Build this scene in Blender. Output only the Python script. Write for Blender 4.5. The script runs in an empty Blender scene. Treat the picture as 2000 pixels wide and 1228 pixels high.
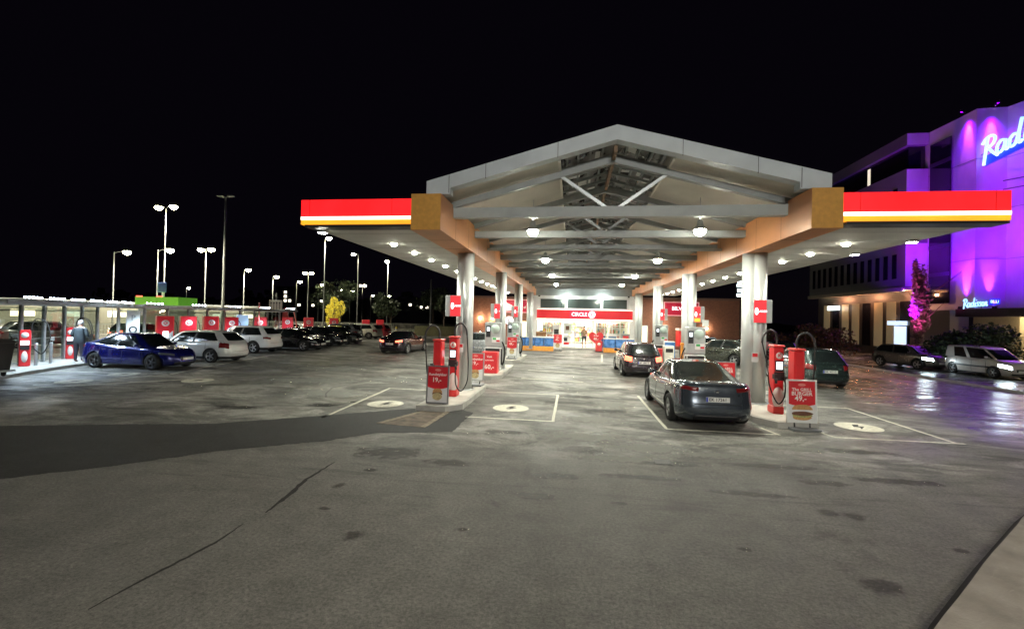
import bpy, bmesh, math, random
from mathutils import Vector, Matrix
random.seed(7)
PI=math.pi
S=bpy.context.scene
COL=S.collection
def R(a): return math.radians(a)

# ------------------------------------------------------------------ materials
MATS={}
def mat(name,col,rough=.5,metal=0.,var=0.,vscale=8.,bump=0.,bscale=60.,emit=None,es=1.,coat=0.,spec=None,alpha=None,stretch=(1,1,1),sample=True):
    if name in MATS: return MATS[name]
    m=bpy.data.materials.new(name); m.use_nodes=True; nt=m.node_tree; N=nt.nodes; L=nt.links
    b=N['Principled BSDF']
    b.inputs['Base Color'].default_value=(*col,1); b.inputs['Roughness'].default_value=rough; b.inputs['Metallic'].default_value=metal
    if coat: b.inputs['Coat Weight'].default_value=coat; b.inputs['Coat Roughness'].default_value=.03
    if spec is not None: b.inputs['Specular IOR Level'].default_value=spec
    if alpha is not None: b.inputs['Alpha'].default_value=alpha
    if var or bump:
        tc=N.new('ShaderNodeTexCoord'); mp=N.new('ShaderNodeMapping'); mp.inputs['Scale'].default_value=stretch
        L.new(tc.outputs['Object'],mp.inputs['Vector'])
    if var:
        n=N.new('ShaderNodeTexNoise'); n.inputs['Scale'].default_value=vscale; n.inputs['Detail'].default_value=6
        L.new(mp.outputs[0],n.inputs['Vector'])
        r=N.new('ShaderNodeMapRange'); r.inputs[1].default_value=.3; r.inputs[2].default_value=.7
        r.inputs[3].default_value=1-var; r.inputs[4].default_value=1+var
        L.new(n.outputs['Fac'],r.inputs[0])
        mx=N.new('ShaderNodeVectorMath'); mx.operation='SCALE'; mx.inputs[0].default_value=col
        L.new(r.outputs[0],mx.inputs['Scale']); L.new(mx.outputs[0],b.inputs['Base Color'])
        r2=N.new('ShaderNodeMapRange'); r2.inputs[3].default_value=max(0.02,rough-.12*min(1,rough*2)); r2.inputs[4].default_value=min(1,rough+.12)
        L.new(n.outputs['Fac'],r2.inputs[0]); L.new(r2.outputs[0],b.inputs['Roughness'])
    if bump:
        n2=N.new('ShaderNodeTexNoise'); n2.inputs['Scale'].default_value=bscale; n2.inputs['Detail'].default_value=4
        L.new(mp.outputs[0],n2.inputs['Vector'])
        bp=N.new('ShaderNodeBump'); bp.inputs['Strength'].default_value=bump; bp.inputs['Distance'].default_value=.02
        L.new(n2.outputs['Fac'],bp.inputs['Height']); L.new(bp.outputs[0],b.inputs['Normal'])
    if emit is not None:
        b.inputs['Emission Color'].default_value=(*emit,1); b.inputs['Emission Strength'].default_value=es
        if not sample: m.cycles.emission_sampling='NONE'
    MATS[name]=m; return m
def glassmat(name,tint=(.8,.85,.85),mixf=.85,rough=.02):
    m=bpy.data.materials.new(name); m.use_nodes=True; N=m.node_tree.nodes; L=m.node_tree.links
    for n in list(N): N.remove(n)
    o=N.new('ShaderNodeOutputMaterial'); t=N.new('ShaderNodeBsdfTransparent'); g=N.new('ShaderNodeBsdfGlossy'); mx=N.new('ShaderNodeMixShader')
    fr=N.new('ShaderNodeFresnel'); fr.inputs[0].default_value=1.5
    ad=N.new('ShaderNodeMath'); ad.operation='ADD'; ad.inputs[1].default_value=1-mixf; ad.use_clamp=True
    t.inputs[0].default_value=(*tint,1); g.inputs['Roughness'].default_value=rough
    ge=N.new('ShaderNodeNewGeometry'); iv=N.new('ShaderNodeMath'); iv.operation='SUBTRACT'; iv.inputs[0].default_value=1; L.new(ge.outputs['Backfacing'],iv.inputs[1]); fm=N.new('ShaderNodeMath'); fm.operation='MULTIPLY'; L.new(fr.outputs[0],fm.inputs[0]); L.new(iv.outputs[0],fm.inputs[1])
    L.new(fm.outputs[0],ad.inputs[0]); L.new(ad.outputs[0],mx.inputs[0]); L.new(t.outputs[0],mx.inputs[1]); L.new(g.outputs[0],mx.inputs[2]); L.new(mx.outputs[0],o.inputs[0])
    return m
K={}
K['white']=mat('white_paint',(.72,.73,.72),.35,var=.08,vscale=3)
K['cream']=mat('cream_paint',(.66,.64,.56),.4,var=.08)
K['gable']=mat('gable_sheet_metal',(.50,.55,.58),.45,.05,var=.10,vscale=1.5,bump=.05,bscale=5)
K['grey']=mat('grey_paint',(.36,.38,.38),.4,var=.08)
K['steelgrey']=mat('truss_paint',(.24,.26,.26),.45,.1,var=.15,vscale=2)
K['dark']=mat('dark_plastic',(.018,.018,.02),.45,var=.2)
K['black']=mat('black_rubber',(.012,.012,.012),.75,var=.2,vscale=20)
K['red']=mat('red_paint',(.68,.025,.03),.3,var=.06,vscale=4,coat=.2)
K['redl']=mat('red_cabinet',(.72,.05,.045),.35,var=.08,vscale=4)
K['pillar']=mat('brushed_column',(.58,.60,.59),.36,.35,var=.05,vscale=.6)
K['galv']=mat('galvanised_steel',(.40,.42,.42),.38,.6,var=.15,vscale=6)
K['mast']=mat('mast_grey',(.20,.21,.20),.5,.3,var=.1)
K['soffit']=mat('soffit_panel',(.55,.55,.51),.6,var=.10,vscale=1.2)
K['ceil']=mat('ceiling_board',(.52,.50,.44),.75,var=.12,vscale=1.1,bump=.1,bscale=3)
K['beam']=mat('copper_beam',(.60,.26,.10),.35,.15,var=.18,vscale=1.6,stretch=(1,.3,1))
K['ochre']=mat('ochre_endplate',(.58,.29,.05),.5,var=.12,vscale=9)
K['brick']=None
K['concrete']=mat('kerb_concrete',(.40,.39,.36),.85,var=.22,vscale=3,bump=.3,bscale=30)
K['conc2']=mat('pavement_concrete',(.25,.225,.20),1.,var=.22,vscale=3,bump=.4,bscale=40)
K['plate']=mat('plate_white',(.75,.75,.72),.4)
K['chrome']=mat('chrome_trim',(.75,.76,.78),.15,1.)
K['rim']=mat('alloy_rim',(.45,.46,.48),.28,.85,var=.05)
K['rimd']=mat('dark_rim',(.14,.14,.15),.3,.8)
K['carglass']=mat('car_glass',(.012,.016,.016),.04,0,spec=.8,var=.2)
K['lens']=mat('headlamp_lens',(.22,.24,.25),.06,.5,coat=1.)
K['redlens']=mat('tail_lens',(.16,.006,.008),.12,coat=1.)
K['redlit']=mat('tail_lens_lit',(.6,.05,.03),.2,emit=(1,.16,.08),es=3.)
K['headlit']=mat('headlamp_lit',(.9,.95,1),.2,emit=(.75,.95,1),es=40.)
K['markw']=mat('road_paint_white',(.62,.60,.50),.65,var=.22,vscale=14)
K['bolt']=mat('road_paint_dark',(.035,.035,.03),.8)
K['lampglow']=mat('lamp_diffuser',(1,1,1),.4,emit=(1,.98,.80),es=90.,sample=False)
K['lampwarm']=mat('street_lamp_diffuser',(1,1,1),.4,emit=(1,.92,.62),es=60.,sample=False)
K['led']=mat('led_diffuser',(1,1,1),.4,emit=(.72,.86,1),es=45.,sample=False)
K['screen']=mat('lit_screen',(.8,.9,1),.3,emit=(.85,.95,1),es=1.3)
K['fred']=mat('fascia_red_lit',(.5,.01,.01),.35,emit=(1,.012,.016),es=1.1,var=.05)
K['fwhite']=mat('fascia_white_lit',(.9,.9,.8),.4,emit=(1,.9,.72),es=1.5)
K['forange']=mat('fascia_orange_lit',(.9,.4,.05),.4,emit=(1,.36,.015),es=.95)
K['sred']=mat('sign_red_lit',(.5,.02,.03),.35,emit=(1,.06,.07),es=.42)
K['sredd']=mat('sign_red_panel',(.50,.015,.03),.35,emit=(1,.02,.03),es=.10,var=.08)
K['swhite']=mat('sign_white_lit',(.9,.9,.9),.35,emit=(1,.85,.95),es=1.1)
K['sgreen']=mat('sign_green_lit',(.2,.5,.05),.4,emit=(.22,.62,.05),es=.35)
K['glass']=glassmat('clear_glass',(.80,.84,.82),.97)
K['glassd']=glassmat('dark_glass',(.25,.27,.27),.80)
K['poster_red']=mat('poster_red',(.62,.02,.03),.4,var=.05)
K['poster_white']=mat('poster_white',(.70,.70,.70),.4,var=.06,vscale=6)
K['ink_white']=mat('print_white',(.85,.80,.76),.5)
K['bun']=mat('print_bun',(.50,.27,.10),.5,var=.3,vscale=20)
K['bread']=mat('print_bread',(.50,.40,.20),.5,var=.35,vscale=25)
K['meat']=mat('print_patty',(.13,.05,.025),.6,var=.4,vscale=30)
K['lettuce']=mat('print_lettuce',(.35,.36,.12),.6,var=.4,vscale=30)
K['blueprod']=mat('blue_wrapped_goods',(.07,.20,.50),.25,var=.35,vscale=3,bump=.6,bscale=6)
K['orange']=mat('orange_base',(.80,.33,.05),.5,var=.15)
K['bin']=mat('bin_black',(.007,.007,.008),.45,var=.2)
K['skin']=mat('skin',(.5,.3,.22),.5); K['hair']=mat('grey_hair',(.45,.45,.45),.8)
K['jacket']=mat('grey_jacket',(.045,.06,.07),.8,var=.15); K['trouser']=mat('dark_trousers',(.03,.03,.045),.8)
K['shoe']=mat('brown_shoes',(.16,.06,.04),.6); K['tan']=mat('tan_shirt',(.35,.22,.13),.8)

def brickmat():
    m=bpy.data.materials.new('brick_wall_facing'); m.use_nodes=True; N=m.node_tree.nodes; L=m.node_tree.links; b=N['Principled BSDF']
    tc=N.new('ShaderNodeTexCoord'); mp=N.new('ShaderNodeMapping'); mp.inputs['Rotation'].default_value=(R(90),0,0); L.new(tc.outputs['Object'],mp.inputs[0])
    br=N.new('ShaderNodeTexBrick'); br.inputs['Scale'].default_value=4; br.inputs['Color1'].default_value=(.30,.12,.07,1); br.inputs['Color2'].default_value=(.22,.085,.05,1); br.inputs['Mortar'].default_value=(.2,.16,.13,1); br.inputs['Mortar Size'].default_value=.012
    L.new(mp.outputs[0],br.inputs['Vector']); L.new(br.outputs['Color'],b.inputs['Base Color']); b.inputs['Roughness'].default_value=.85
    return m
K['brick']=brickmat()

def asphalt(name,base,wet=True,patch=True,dark=1.):
    m=bpy.data.materials.new(name); m.use_nodes=True; N=m.node_tree.nodes; L=m.node_tree.links; b=N['Principled BSDF']
    tc=N.new('ShaderNodeTexCoord')
    def noise(sc,det=6,rough=.55,st=(1,1,1),rot=0,dist=0):
        mp=N.new('ShaderNodeMapping'); mp.inputs['Scale'].default_value=st; mp.inputs['Rotation'].default_value=(0,0,R(rot)); L.new(tc.outputs['Object'],mp.inputs[0])
        n=N.new('ShaderNodeTexNoise'); n.inputs['Scale'].default_value=sc; n.inputs['Detail'].default_value=det; n.inputs['Roughness'].default_value=rough; n.inputs['Distortion'].default_value=dist
        L.new(mp.outputs[0],n.inputs['Vector']); return n.outputs['Fac']
    def mr(x,a,b_,c,d,smooth=True):
        r=N.new('ShaderNodeMapRange'); r.inputs[1].default_value=a; r.inputs[2].default_value=b_; r.inputs[3].default_value=c; r.inputs[4].default_value=d
        if smooth: r.interpolation_type='SMOOTHSTEP'
        L.new(x,r.inputs[0]); return r.outputs[0]
    def ma(op,x,y):
        n=N.new('ShaderNodeMath'); n.operation=op
        for i,v in enumerate((x,y)):
            if isinstance(v,(int,float)): n.inputs[i].default_value=v
            else: L.new(v,n.inputs[i])
        return n.outputs[0]
    sx=N.new('ShaderNodeSeparateXYZ'); L.new(tc.outputs['Object'],sx.inputs[0]); X=sx.outputs[0]; Y=sx.outputs[1]
    grain=mr(noise(26,8,.85),.36,.64,.40,1.60,False)
    fine=mr(noise(90,3,.7),.3,.75,.70,1.40,False)
    mott=mr(noise(2.3,9,.72),.35,.65,.84,1.14)
    v=ma('MULTIPLY',grain,fine); v=ma('MULTIPLY',v,mott)
    if patch:
        # worn forecourt: pale dried film and dark damp stains where cars drive, strongest from y 8 to 38
        zone=ma('MULTIPLY',mr(Y,6.5,10.,0,1),mr(Y,70,50,0,1))
        st=noise(.42,9,.66,(1,1.7,1),12,1.2)
        pale=mr(st,.47,.57,.92,1.85)
        damp=mr(noise(.62,9,.68,(1,1.8,1),-8,1.6),.38,.50,.42,1.)
        pz=ma('MULTIPLY',pale,damp)
        pz=ma('ADD',ma('MULTIPLY',pz,zone),ma('SUBTRACT',1.,zone))
        stain=ma('MULTIPLY',mr(noise(.9,9,.72,(1,1,1),30,.6),.33,.42,.62,1.),ma('MAXIMUM',mr(noise(1.1,9,.68,(.30,2.4,1),14,.5),.36,.47,.66,1.),mr(Y,5.2,7.5,1.,0.)))
        lanes=mr(noise(.22,5,.6,(1,.22,1),2,.3),.40,.56,.80,1.08)
        v=ma('MULTIPLY',v,pz); v=ma('MULTIPLY',v,mr(X,8.5,12,1.,.62)); v=ma('MULTIPLY',v,stain); v=ma('MULTIPLY',v,lanes)
    sc=N.new('ShaderNodeVectorMath'); sc.operation='SCALE'; sc.inputs[0].default_value=base; L.new(v,sc.inputs['Scale']); L.new(sc.outputs[0],b.inputs['Base Color'])
    if wet:
        w=noise(.30,8,.6,(1,1.7,1),20,1.0)
        rb=mr(w,.38,.60,.40,.80)
        right=mr(X,7.5,11,1,0)       # wet lane to the street side
        # the lane on the street side is wet over most of its width
        rr=mr(noise(.5,7,.6,(1,2.2,1),0,1.),.40,.62,.09,.38)
        mix=N.new('ShaderNodeMix'); mix.data_type='FLOAT'; L.new(right,mix.inputs[0]); L.new(rr,mix.inputs[2]); L.new(rb,mix.inputs[3])
        near=mr(Y,6,11,0,1)
        mix2=N.new('ShaderNodeMix'); mix2.data_type='FLOAT'; L.new(near,mix2.inputs[0]); mix2.inputs[2].default_value=.68; L.new(mix.outputs[0],mix2.inputs[3])
        L.new(mix2.outputs[0],b.inputs['Roughness'])
    else: b.inputs['Roughness'].default_value=.75
    bp=N.new('ShaderNodeBump'); bp.inputs['Strength'].default_value=.7; bp.inputs['Distance'].default_value=.012
    L.new(noise(48,6,.8),bp.inputs['Height']); L.new(bp.outputs[0],b.inputs['Normal'])
    return m
K['asphalt']=asphalt('worn_asphalt',(.138,.135,.121))
K['asphalt_new']=asphalt('fresh_asphalt',(.027,.028,.027),wet=False,patch=False)
K['tar']=mat('tar_seal',(.018,.017,.015),.9,var=.4,vscale=10)

for k_,es_ in (('fred',1.08),('fwhite',1.5),('forange',.82)):
    nt=K[k_].node_tree; tc=nt.nodes.new('ShaderNodeTexCoord'); n=nt.nodes.new('ShaderNodeTexNoise'); n.inputs['Scale'].default_value=1.1; n.inputs['Detail'].default_value=5; q=nt.nodes.new('ShaderNodeMapRange'); q.inputs[1].default_value=.3; q.inputs[2].default_value=.7; q.inputs[3].default_value=es_*.78; q.inputs[4].default_value=es_*1.15
    nt.links.new(tc.outputs['Object'],n.inputs['Vector']); nt.links.new(n.outputs['Fac'],q.inputs[0]); nt.links.new(q.outputs[0],nt.nodes['Principled BSDF'].inputs['Emission Strength'])
# ------------------------------------------------------------------ mesh builder
class MB:
    def __init__(s): s.v=[];s.f=[];s.m=[];s.sm=[]
    def add(s,vs,fs,mi=0,smooth=False,M=None):
        o=len(s.v)
        for v in vs: s.v.append(tuple(M@Vector(v)) if M is not None else tuple(v))
        for f in fs: s.f.append([i+o for i in f]); s.m.append(mi); s.sm.append(smooth)
        return s
    def box(s,x0,x1,y0,y1,z0,z1,mi=0,M=None):
        return s.add([(x0,y0,z0),(x1,y0,z0),(x1,y1,z0),(x0,y1,z0),(x0,y0,z1),(x1,y0,z1),(x1,y1,z1),(x0,y1,z1)],
          [(3,2,1,0),(4,5,6,7),(0,1,5,4),(1,2,6,5),(2,3,7,6),(3,0,4,7)],mi,False,M)
    def bbox(s,x0,x1,y0,y1,z0,z1,b=.02,mi=0,M=None):   # bevelled box, vertical edges and top rim
        def ring(i,z): return [(x0+i+b,y0+i,z),(x1-i-b,y0+i,z),(x1-i,y0+i+b,z),(x1-i,y1-i-b,z),(x1-i-b,y1-i,z),(x0+i+b,y1-i,z),(x0+i,y1-i-b,z),(x0+i,y0+i+b,z)]
        rs=[ring(b,z0),ring(0,z0+b),ring(0,z1-b),ring(b,z1)]
        vs=[p for r in rs for p in r]; fs=[]
        for k in range(3):
            for i in range(8): j=(i+1)%8; fs.append((k*8+i,k*8+j,k*8+8+j,k*8+8+i))
        fs.append(tuple(range(7,-1,-1))); fs.append(tuple(range(24,32)))
        return s.add(vs,fs,mi,False,M)
    def prism(s,poly,axis,a,b,mi=0,M=None):   # poly 2D; axis = extrude axis
        def P(p,t): return {'z':(p[0],p[1],t),'y':(p[0],t,p[1]),'x':(t,p[0],p[1])}[axis]
        n=len(poly); vs=[P(p,a) for p in poly]+[P(p,b) for p in poly]
        fs=[tuple(range(n)),tuple(range(2*n-1,n-1,-1))]+[(i,i+n,(i+1)%n+n,(i+1)%n) for i in range(n)]
        return s.add(vs,fs,mi,False,M)
    def tube(s,pts,r,n=10,mi=0,cap=True,M=None,smooth=True):
        pts=[Vector(p) for p in pts]; rs=r if isinstance(r,(list,tuple)) else [r]*len(pts)
        vs=[];fs=[];up=None
        for i,p in enumerate(pts):
            d=(pts[min(i+1,len(pts)-1)]-pts[max(i-1,0)]).normalized()
            if up is None: up=Vector((0,0,1)) if abs(d.z)<.9 else Vector((1,0,0))
            a=d.cross(up).normalized(); b=a.cross(d).normalized(); up=b
            for k in range(n):
                t=2*PI*k/n; vs.append(tuple(p+(a*math.cos(t)+b*math.sin(t))*rs[i]))
        for i in range(len(pts)-1):
            for k in range(n): j=(k+1)%n; fs.append((i*n+k,i*n+j,(i+1)*n+j,(i+1)*n+k))
        s.add(vs,fs,mi,smooth,M)
        if cap: s.add(vs[:n],[tuple(range(n-1,-1,-1))],mi,False,M); s.add(vs[-n:],[tuple(range(n))],mi,False,M)
        return s
    def lathe(s,prof,n=24,mi=0,M=None,smooth=True,ax='z'):
        vs=[];fs=[]
        for r,z in prof:
            for k in range(n):
                t=2*PI*k/n; p=(r*math.cos(t),r*math.sin(t),z)
                if ax=='y': p=(p[0],p[2],p[1])
                if ax=='x': p=(p[2],p[0],p[1])
                vs.append(p)
        for i in range(len(prof)-1):
            for k in range(n): j=(k+1)%n; fs.append((i*n+k,i*n+j,(i+1)*n+j,(i+1)*n+k))
        s.add(vs,fs,mi,smooth,M); return s
    def build(s,name,mats,parent=None,label=None,loc=None):
        me=bpy.data.meshes.new(name); me.from_pydata(s.v,[],s.f)
        if not isinstance(mats,(list,tuple)): mats=[mats]
        for m in mats: me.materials.append(m)
        for i,p in enumerate(me.polygons): p.material_index=s.m[i]; p.use_smooth=s.sm[i]
        bm=bmesh.new(); bm.from_mesh(me); bmesh.ops.remove_doubles(bm,verts=bm.verts,dist=1e-5); bmesh.ops.recalc_face_normals(bm,faces=bm.faces); bm.to_mesh(me); bm.free()
        o=bpy.data.objects.new(name,me); COL.objects.link(o)
        if parent: o.parent=parent
        if label: o['label']=label
        if loc: o.location=loc
        return o
def thing(name,label,cat,loc=(0,0,0),rz=0,group=None):
    o=bpy.data.objects.new(name,None); o.empty_display_size=.2; COL.objects.link(o); o.location=loc; o.rotation_euler=(0,0,rz)
    o['label']=label; o['category']=cat
    if group: o['group']=group
    return o
def tag(o,label,cat,group=None):
    o['label']=label; o['category']=cat
    if group: o['group']=group
    return o
def struct(o): o['kind']='structure'; return o
def kids(o): return [c for c in COL.objects if c.parent==o]
def dup(root,loc,rz,label,group=None,cat=None):
    m={}
    def cp(o,par):
        c=o.copy(); COL.objects.link(c); c.parent=par
        for ch in CH.get(o.name,[]): cp(ch,c)
        return c
    CH={}
    for ob in COL.objects:
        if ob.parent: CH.setdefault(ob.parent.name,[]).append(ob)
    c=cp(root,None); c.location=loc; c.rotation_euler=(0,0,rz); c['label']=label
    if group: c['group']=group
    return c
def text(s,size,m,parent=None,M=None,ext=.01,off=.0,name='lettering',align='CENTER',shear=0,sx=1.):
    cu=bpy.data.curves.new('lettering','FONT'); cu.body=s; cu.size=size; cu.extrude=ext; cu.offset=min(off,.018*size); cu.align_x=align; cu.align_y='CENTER'; cu.shear=shear; cu.resolution_u=2
    t=bpy.data.objects.new('tmp',cu); COL.objects.link(t); bpy.context.view_layer.update()
    me=bpy.data.meshes.new_from_object(t.evaluated_get(bpy.context.evaluated_depsgraph_get())); bpy.data.objects.remove(t)
    T=(M if M is not None else Matrix())@Matrix.Diagonal((sx,1,1,1)); me.transform(T)
    me.materials.clear(); me.materials.append(m)
    o=bpy.data.objects.new(name,me); COL.objects.link(o); o.parent=parent
    return o
def face_y(x,y,z,rz=0,tilt=0): # matrix: text plane facing -Y at point
    return Matrix.Translation((x,y,z))@Matrix.Rotation(rz,4,'Z')@Matrix.Rotation(R(90)+tilt,4,'X')
def light(kind,loc,power,color=(1,.95,.82),parent=None,size=.2,spot=None,blend=.6,aim=None,name='lamp_light'):
    l=bpy.data.lights.new(name,kind); l.energy=power; l.color=color
    if kind in('POINT','SPOT'): l.shadow_soft_size=size
    if kind=='AREA': l.size=size
    if kind=='SPOT': l.spot_size=R(spot or 120); l.spot_blend=blend
    o=bpy.data.objects.new(name,l); COL.objects.link(o); o.location=loc
    if aim is not None: o.rotation_euler=(Vector(aim)-Vector(loc)).to_track_quat('-Z','Y').to_euler()
    if parent: o.parent=parent
    return o

# ------------------------------------------------------------------ camera
H=2.45
yaw=math.atan(117/880.); roll=R(1.25); pitch=math.atan(7.5/880)
F=Vector((-math.sin(yaw)*math.cos(pitch),math.cos(yaw)*math.cos(pitch),math.sin(pitch)))
Rt=Vector((math.cos(yaw),math.sin(yaw),0)); U=Rt.cross(F)
R2=Rt*math.cos(roll)+U*math.sin(roll); U2=U*math.cos(roll)-Rt*math.sin(roll)
cam=bpy.data.cameras.new('camera'); co=bpy.data.objects.new('camera',cam); COL.objects.link(co)
co.matrix_world=Matrix(((R2.x,U2.x,-F.x,0),(R2.y,U2.y,-F.y,0),(R2.z,U2.z,-F.z,H),(0,0,0,1)))
cam.sensor_width=36; cam.lens=880/2000*36; cam.clip_end=2000; cam.clip_start=.05
S.camera=co

# ------------------------------------------------------------------ ground, roads, markings
def gz(x,y):
    t=max(0,min(1,(x-12.5)/8.)); t=t*t*(3-2*t); return -.45*t
def ground():
    xs=[-400,-150,-80,-50,-30,-15,0,8]+[12.5+i*.8 for i in range(11)]+[24,30,45,80,150,400]
    ys=[-150,-40,-10,0,10,20,30,40,60,90,160,300,700]
    m=MB(); vs=[(x,y,gz(x,y)) for y in ys for x in xs]; n=len(xs)
    fs=[(j*n+i,j*n+i+1,(j+1)*n+i+1,(j+1)*n+i) for j in range(len(ys)-1) for i in range(n-1)]
    m.add(vs,fs,0,True); return struct(m.build('ground',K['asphalt']))
ground()
def sheet(name,poly,z,m,th=0):
    b=MB(); b.prism(poly,'z',z-.003,z); return struct(b.build(name,m))
def rag(poly,step=.18,amp=.012):
    out=[]
    for i,a in enumerate(poly):
        c=poly[(i+1)%len(poly)]; d=math.dist(a,c); n=max(1,int(d/step))
        for k in range(n):
            t=k/n; out.append((a[0]+(c[0]-a[0])*t+random.uniform(-amp,amp),a[1]+(c[1]-a[1])*t+random.uniform(-amp,amp)))
    return out
band_top=[(-21,3.6),(-16,5.9),(-11.63,7.84),(-8.9,8.65),(-7.81,8.9),(-6.41,9.85),(-5.25,10.71),(-4.3,11.4),(-3.22,11.9)]
band_bot=[(-2.45,11.4),(-2.48,10.54),(-2.46,9.41),(-4.03,8.93),(-4.61,8.25),(-5.23,7.82),(-6.17,7.19),(-7.11,6.17),(-8.04,5.44),(-13,1.6),(-21,-4)]
sheet('asphalt_strip',rag(band_top+band_bot,.12,.028),.006,K['asphalt_new'])
sheet('asphalt_patch',rag([(-4.35,9.75),(-3.15,9.6),(-3.05,11.3),(-3.75,11.4)]),.012,mat('worn_patch',(.12,.09,.065),.8,var=.6,vscale=5,bump=.4,bscale=30))
for q in ([(-4.35,9.75),(-4.22,9.74),(-3.62,11.4),(-3.75,11.4)],[(-3.27,9.6),(-3.15,9.6),(-3.05,11.3),(-3.17,11.3)]): sheet('patch_edge',rag(q,.1,.01),.017,mat('patch_edge_tar',(.22,.18,.13),.8,var=.4,vscale=12))
def line(a,b,w,z=.006,name='road_marking',m=None):
    a=Vector(a);b=Vector(b); d=(b-a).normalized(); n=Vector((-d.y,d.x))*w/2
    return sheet(name,rag([tuple(a+n),tuple(a-n),tuple(b-n),tuple(b+n)],.25,.006),z,m or K['markw'])
W=.075
for a,b in [((-2.55,10.88),(-.36,10.88)),((-.40,10.93),(-.40,14.75)),((-.44,14.72),(-2.4,14.72)),
            ((2.18,10.7),(4.55,10.7)),((2.2,10.75),(2.2,15.2)),((4.6,10.66),(4.45,11.35)),
            ((5.75,10.75),(8.3,10.75)),((5.75,10.78),(5.62,11.4)),((8.15,10.8),(8.15,14.7)),((8.1,14.6),(5.8,14.6)),((8.15,17.6),(5.8,17.6)),
            ((-5.8,9.95),(-6.05,14.6)),((-6.0,14.55),(-3.6,14.5))]: line(a,b,W)
for a,b in [((-16.9,12.2),(-15.3,15.4)),((-15.3,15.5),(-16.2,18.6)),((-16.2,18.8),(-17.4,24.7)),((-17.4,24.8),(-16.6,28.4)),((-16.2,15.4),(-20.6,15.1)),((-13.6,14.6),(-16.9,11.2))]: line(a,b,.09)
for y in (18.8,22.9,26.9,29.5,32,34.5,36.8): line((-22,y),(-17.3,y),.09)
for a,b in [((-8,33),(-5.5,36)),((-9,36),(-6.2,38.6)),((.5,18),(-2,18.4)),((.4,21),(-2,21.4)),((.5,24),(-1.8,24.4)),((1.8,27),(2.2,33))]: line(a,b,.12)
def disc(x,y,r,bolt=True,ell=1.):
    p=[(x+r*math.cos(t*PI/24),y+r*math.sin(t*PI/24)*ell) for t in range(48)]
    sheet('painted_circle',p,.009,K['markw'])
    if bolt:
        q=[(-.02,.30),(.16,.30),(.04,.06),(.20,.06),(-.10,-.34),(.0,-.06),(-.16,-.06)]
        sheet('bolt_symbol',[(x+a*.8,y+b*.8) for a,b in q],.013,K['bolt'])
for c in ((-1.6,12.2),(-5.07,11.95),(6.93,11.95),(-16.6,13.15),(-16.85,15.1),(-13.1,14.4)): disc(*c,.49)
def smear(pts,ws,z=.006,name='tar_seam',m=None):
    L_=[];Rr=[]
    for i,p in enumerate(pts):
        p=Vector(p); d=(Vector(pts[min(i+1,len(pts)-1)])-Vector(pts[max(i-1,0)])).normalized(); n=Vector((-d.y,d.x)); w=ws[i]/2
        L_.append(tuple(p+n*w)); Rr.append(tuple(p-n*w))
    return sheet(name,L_+Rr[::-1],z,m or K['tar'])
def dense(pts,k=8,j=.008):
    o=[]
    for a,b in zip(pts,pts[1:]):
        for i in range(k): t=i/k; o.append((a[0]+(b[0]-a[0])*t+random.uniform(-j,j),a[1]+(b[1]-a[1])*t+random.uniform(-j,j)))
    return o+[pts[-1]]
cr=dense([(-3.86,3.22),(-3.80,3.75),(-3.70,4.35),(-3.73,4.80)]); smear(cr,[.004+.028*math.sin(PI*(i+.5)/len(cr))*random.uniform(.8,1.2) for i in range(len(cr))])
cr=dense([(-3.68,5.10),(-3.73,5.6),(-3.85,6.26),(-3.85,7.05)],8,.012); smear(cr,[.01+.06*math.sin(PI*(i+.5)/len(cr))*random.uniform(.5,1.3) for i in range(len(cr))])
cr=dense([(-7.15,12.5),(-7.5,13.1),(-7.9,14.2),(-7.6,15.3)],8,.01); smear(cr,[.03]*len(cr))
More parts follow.
